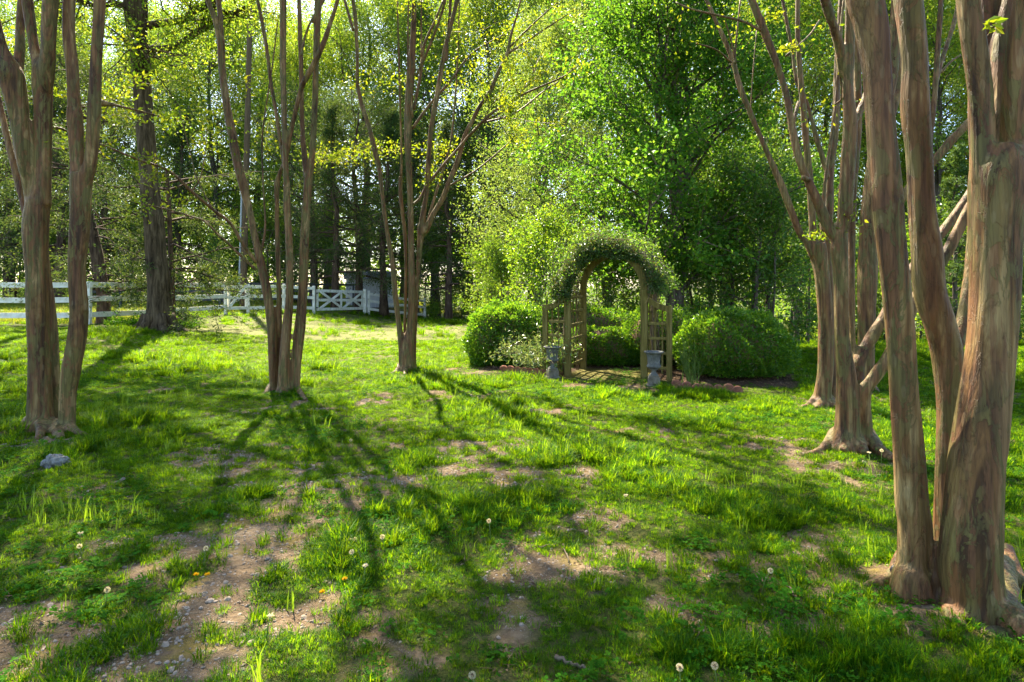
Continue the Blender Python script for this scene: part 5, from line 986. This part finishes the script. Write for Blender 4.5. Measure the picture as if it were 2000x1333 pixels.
for (d0, d1, n, sc) in ((1.9, 5.5, 19500, 1.0), (5.5, 10, 31000, 1.25), (10, 18, 34000, 1.7), (18, 38, 29000, 2.6)):
    x, y = wedge(n, d0, d1, rng); b = bare(x, y); lush = fbm(x * 1.1, y * 1.1, 55, 3); fine = fbm(x * 5, y * 5, 56, 2)
    keep = (rng.uniform(size=n) < np.clip(1.1 - b * 1.3, 0.0, 1) * np.clip((fine - 0.34) * 3.4, 0.04, 1) + 0.35 * (fine > 0.68)) & (bed(x, y) < 0.3) & (path(x, y) < 0.3) & clear_of_wood(x, y) & (rng.uniform(size=n) > 0.62 * sun_pale(x, y)); x, y, lush, b = x[keep], y[keep], lush[keep], b[keep]
    i = np.clip((lush - 0.28) * 11 + rng.normal(0, 1.1, len(x)), 0, 5).astype(int); i = np.where(b > 0.35, rng.randint(0, 4, len(x)), i)
    Ps.append(np.column_stack([x, y, ground(x, y)])); Ss.append(sc * rng.uniform(0.65, 1.2, len(x)) * (0.42 + 0.75 * ss(0.3, 0.75, lush)) * (1 - 0.45 * np.exp(-((x - 2.2)**2 + (y - 2.8)**2) / 1.2)) * np.where(y > 14, 0.8, 1)); Is.append(i)
for (d0, d1, n, sc) in ((1.9, 5.5, 15000, 0.55), (5.5, 10, 20500, 0.75), (10, 18, 18000, 1.2)):            # short growth between the tufts
    x, y = wedge(n, d0, d1, rng); b = bare(x, y); keep = (rng.uniform(size=n) < np.clip(1.15 - b * 1.6, 0.0, 1)) & (bed(x, y) < 0.3) & (path(x, y) < 0.3) & clear_of_wood(x, y); x, y = x[keep], y[keep]
    Ps.append(np.column_stack([x, y, ground(x, y)])); Ss.append(sc * rng.uniform(0.6, 1.2, len(x))); Is.append(rng.randint(0, 4, len(x)))
x, y = wedge(3200, 1.9, 9, rng); k = bare(x, y) > 0.2; x, y = x[k], y[k]; nn = rng.randint(2, 9, len(x)); x = np.repeat(x, nn); y = np.repeat(y, nn); x = x + rng.normal(0, 0.045, len(x)); y = y + rng.normal(0, 0.045, len(y))   # islands of grass on the bare soil
Ps.append(np.column_stack([x, y, ground(x, y)])); Ss.append(rng.uniform(0.45, 1.0, len(x))); Is.append(rng.randint(0, 5, len(x)))
GP = np.concatenate(Ps); GS = np.concatenate(Ss); uu, vv = arb_uv(GP[:, 0], GP[:, 1]); GS = GS * (1 - 0.58 * ss(-1.0, -0.35, vv) * ss(0.9, 0.4, vv) * ss(-3.0, -2.5, uu) * ss(3.4, 2.9, uu))
scatter('lawn_grass', 'tufted green lawn grass growing in patches', short, GP, GS, np.concatenate(Is), 0.12, 901)
tall = [tuft('tall_%d' % k, 7, 0.15 + 0.03 * k, 0.0028, 0.04, 'tall', 620 + k, 0.4) for k in range(3)]
x, y = wedge(1700, 2.0, 11, rng); L_ = fbm(x * 0.8, y * 0.8, 57, 3); k = (L_ > 0.5) & (bed(x, y) < 0.2) & (path(x, y) < 0.2) & (bare(x, y) < 0.6) & ~((np.abs(arb_uv(x, y)[0]) < 3.2) & (arb_uv(x, y)[1] > -0.9)); x, y = x[k], y[k]
xa = np.array([on_ground(*p) for p in [(20 + 22 * q, 1000 + 9 * (q % 5)) for q in range(14)] + [(40 + 15 * q, 990 + 11 * (q % 4)) for q in range(12)] + [(640 + 9 * q, 875 + 7 * (q % 3)) for q in range(6)]]); x = np.concatenate([x, xa[:, 0]]); y = np.concatenate([y, xa[:, 1]])
scatter('tall_grass', 'taller pale green grass blades standing out of the lawn', tall, np.column_stack([x, y, ground(x, y)]), rng.uniform(0.6, 1.2, len(x)), rng.randint(0, 3, len(x)), 0.1, 902)
clo = [clover('clover_%d' % k, 16, 0.07, 0.035, 0.011, 'clover', 640 + k) for k in range(3)]
x, y = wedge(9000, 1.9, 12, rng); c_ = fbm(x * 0.9 + 30, y * 0.9, 58, 3) + 0.7 * np.exp(-((x - 2.1)**2 + (y - 2.6)**2) / 0.5) + 0.25 * np.exp(-((x - 0.9)**2 + (y - 2.9)**2) / 0.2); k = (c_ > 0.58) & (bed(x, y) < 0.3) & (((x - NR[0])**2 + (y - NR[1])**2) > 0.05) & ((bare(x, y) < 0.7) | (c_ > 0.75)); x, y = x[k], y[k]
scatter('clover', 'low clover and ground ivy leaves among the lawn', clo, np.column_stack([x, y, ground(x, y)]), rng.uniform(0.8, 1.5, len(x)), rng.randint(0, 3, len(x)), 0.2, 903)
peb = [pebble('pebble_%d' % k, 660 + k) for k in range(4)]
x, y = wedge(110000, 1.9, 9.0, rng); b = bare(x, y); gr = fbm(x * 0.9, y * 0.9, 59, 3); k = (b > 0.25) & (rng.uniform(size=len(x)) < np.clip((gr - 0.30) * 3.2, 0.05, 1) * (0.25 + 0.75 * ss(1.6, -0.6, x))); x, y = x[k], y[k]
scatter('gravel', 'small pale pebbles strewn over bare soil', peb, np.column_stack([x, y, ground(x, y)]), rng.gamma(2.0, 0.0025, len(x)) + 0.0035, rng.randint(0, 4, len(x)), 0.4, 904)
lit = [litter('litter_%d' % k, 670 + k) for k in range(4)]
x, y = wedge(26000, 1.9, 14, rng); b = np.maximum(bare(x, y), bed(x, y)); k = rng.uniform(size=len(x)) < 0.10 + 0.55 * (b > 0.3) * (x > -0.5) + 0.3 * b; x, y = x[k], y[k]
scatter('leaf_litter', 'dried brown leaf litter on bare soil', lit, np.column_stack([x, y, ground(x, y)]), rng.uniform(0.5, 1.3, len(x)), rng.randint(0, 4, len(x)), 0.15, 905)
fld = [tuft('field_%d' % k, 60, 0.10 + 0.03 * k, 0.005, 0.28, 'field', 680 + k, 0.6) for k in range(3)]
x, y = wedge(26000, 20, 60, rng, 1.25); k = ((x < -13.8 - 0.12 * (y - 20)) & (y > 20.3)) | ((y > 30) & (x < -13 + 0.6 * (y - 30) * 0.5) ) | ((x > 5) & (y > 24)); x, y = x[k], y[k]
scatter('field_grass', 'pale sunlit field grass beyond the fence', fld, np.column_stack([x, y, ground(x, y)]), rng.uniform(0.8, 1.8, len(x)), rng.randint(0, 3, len(x)), 0.1, 906)
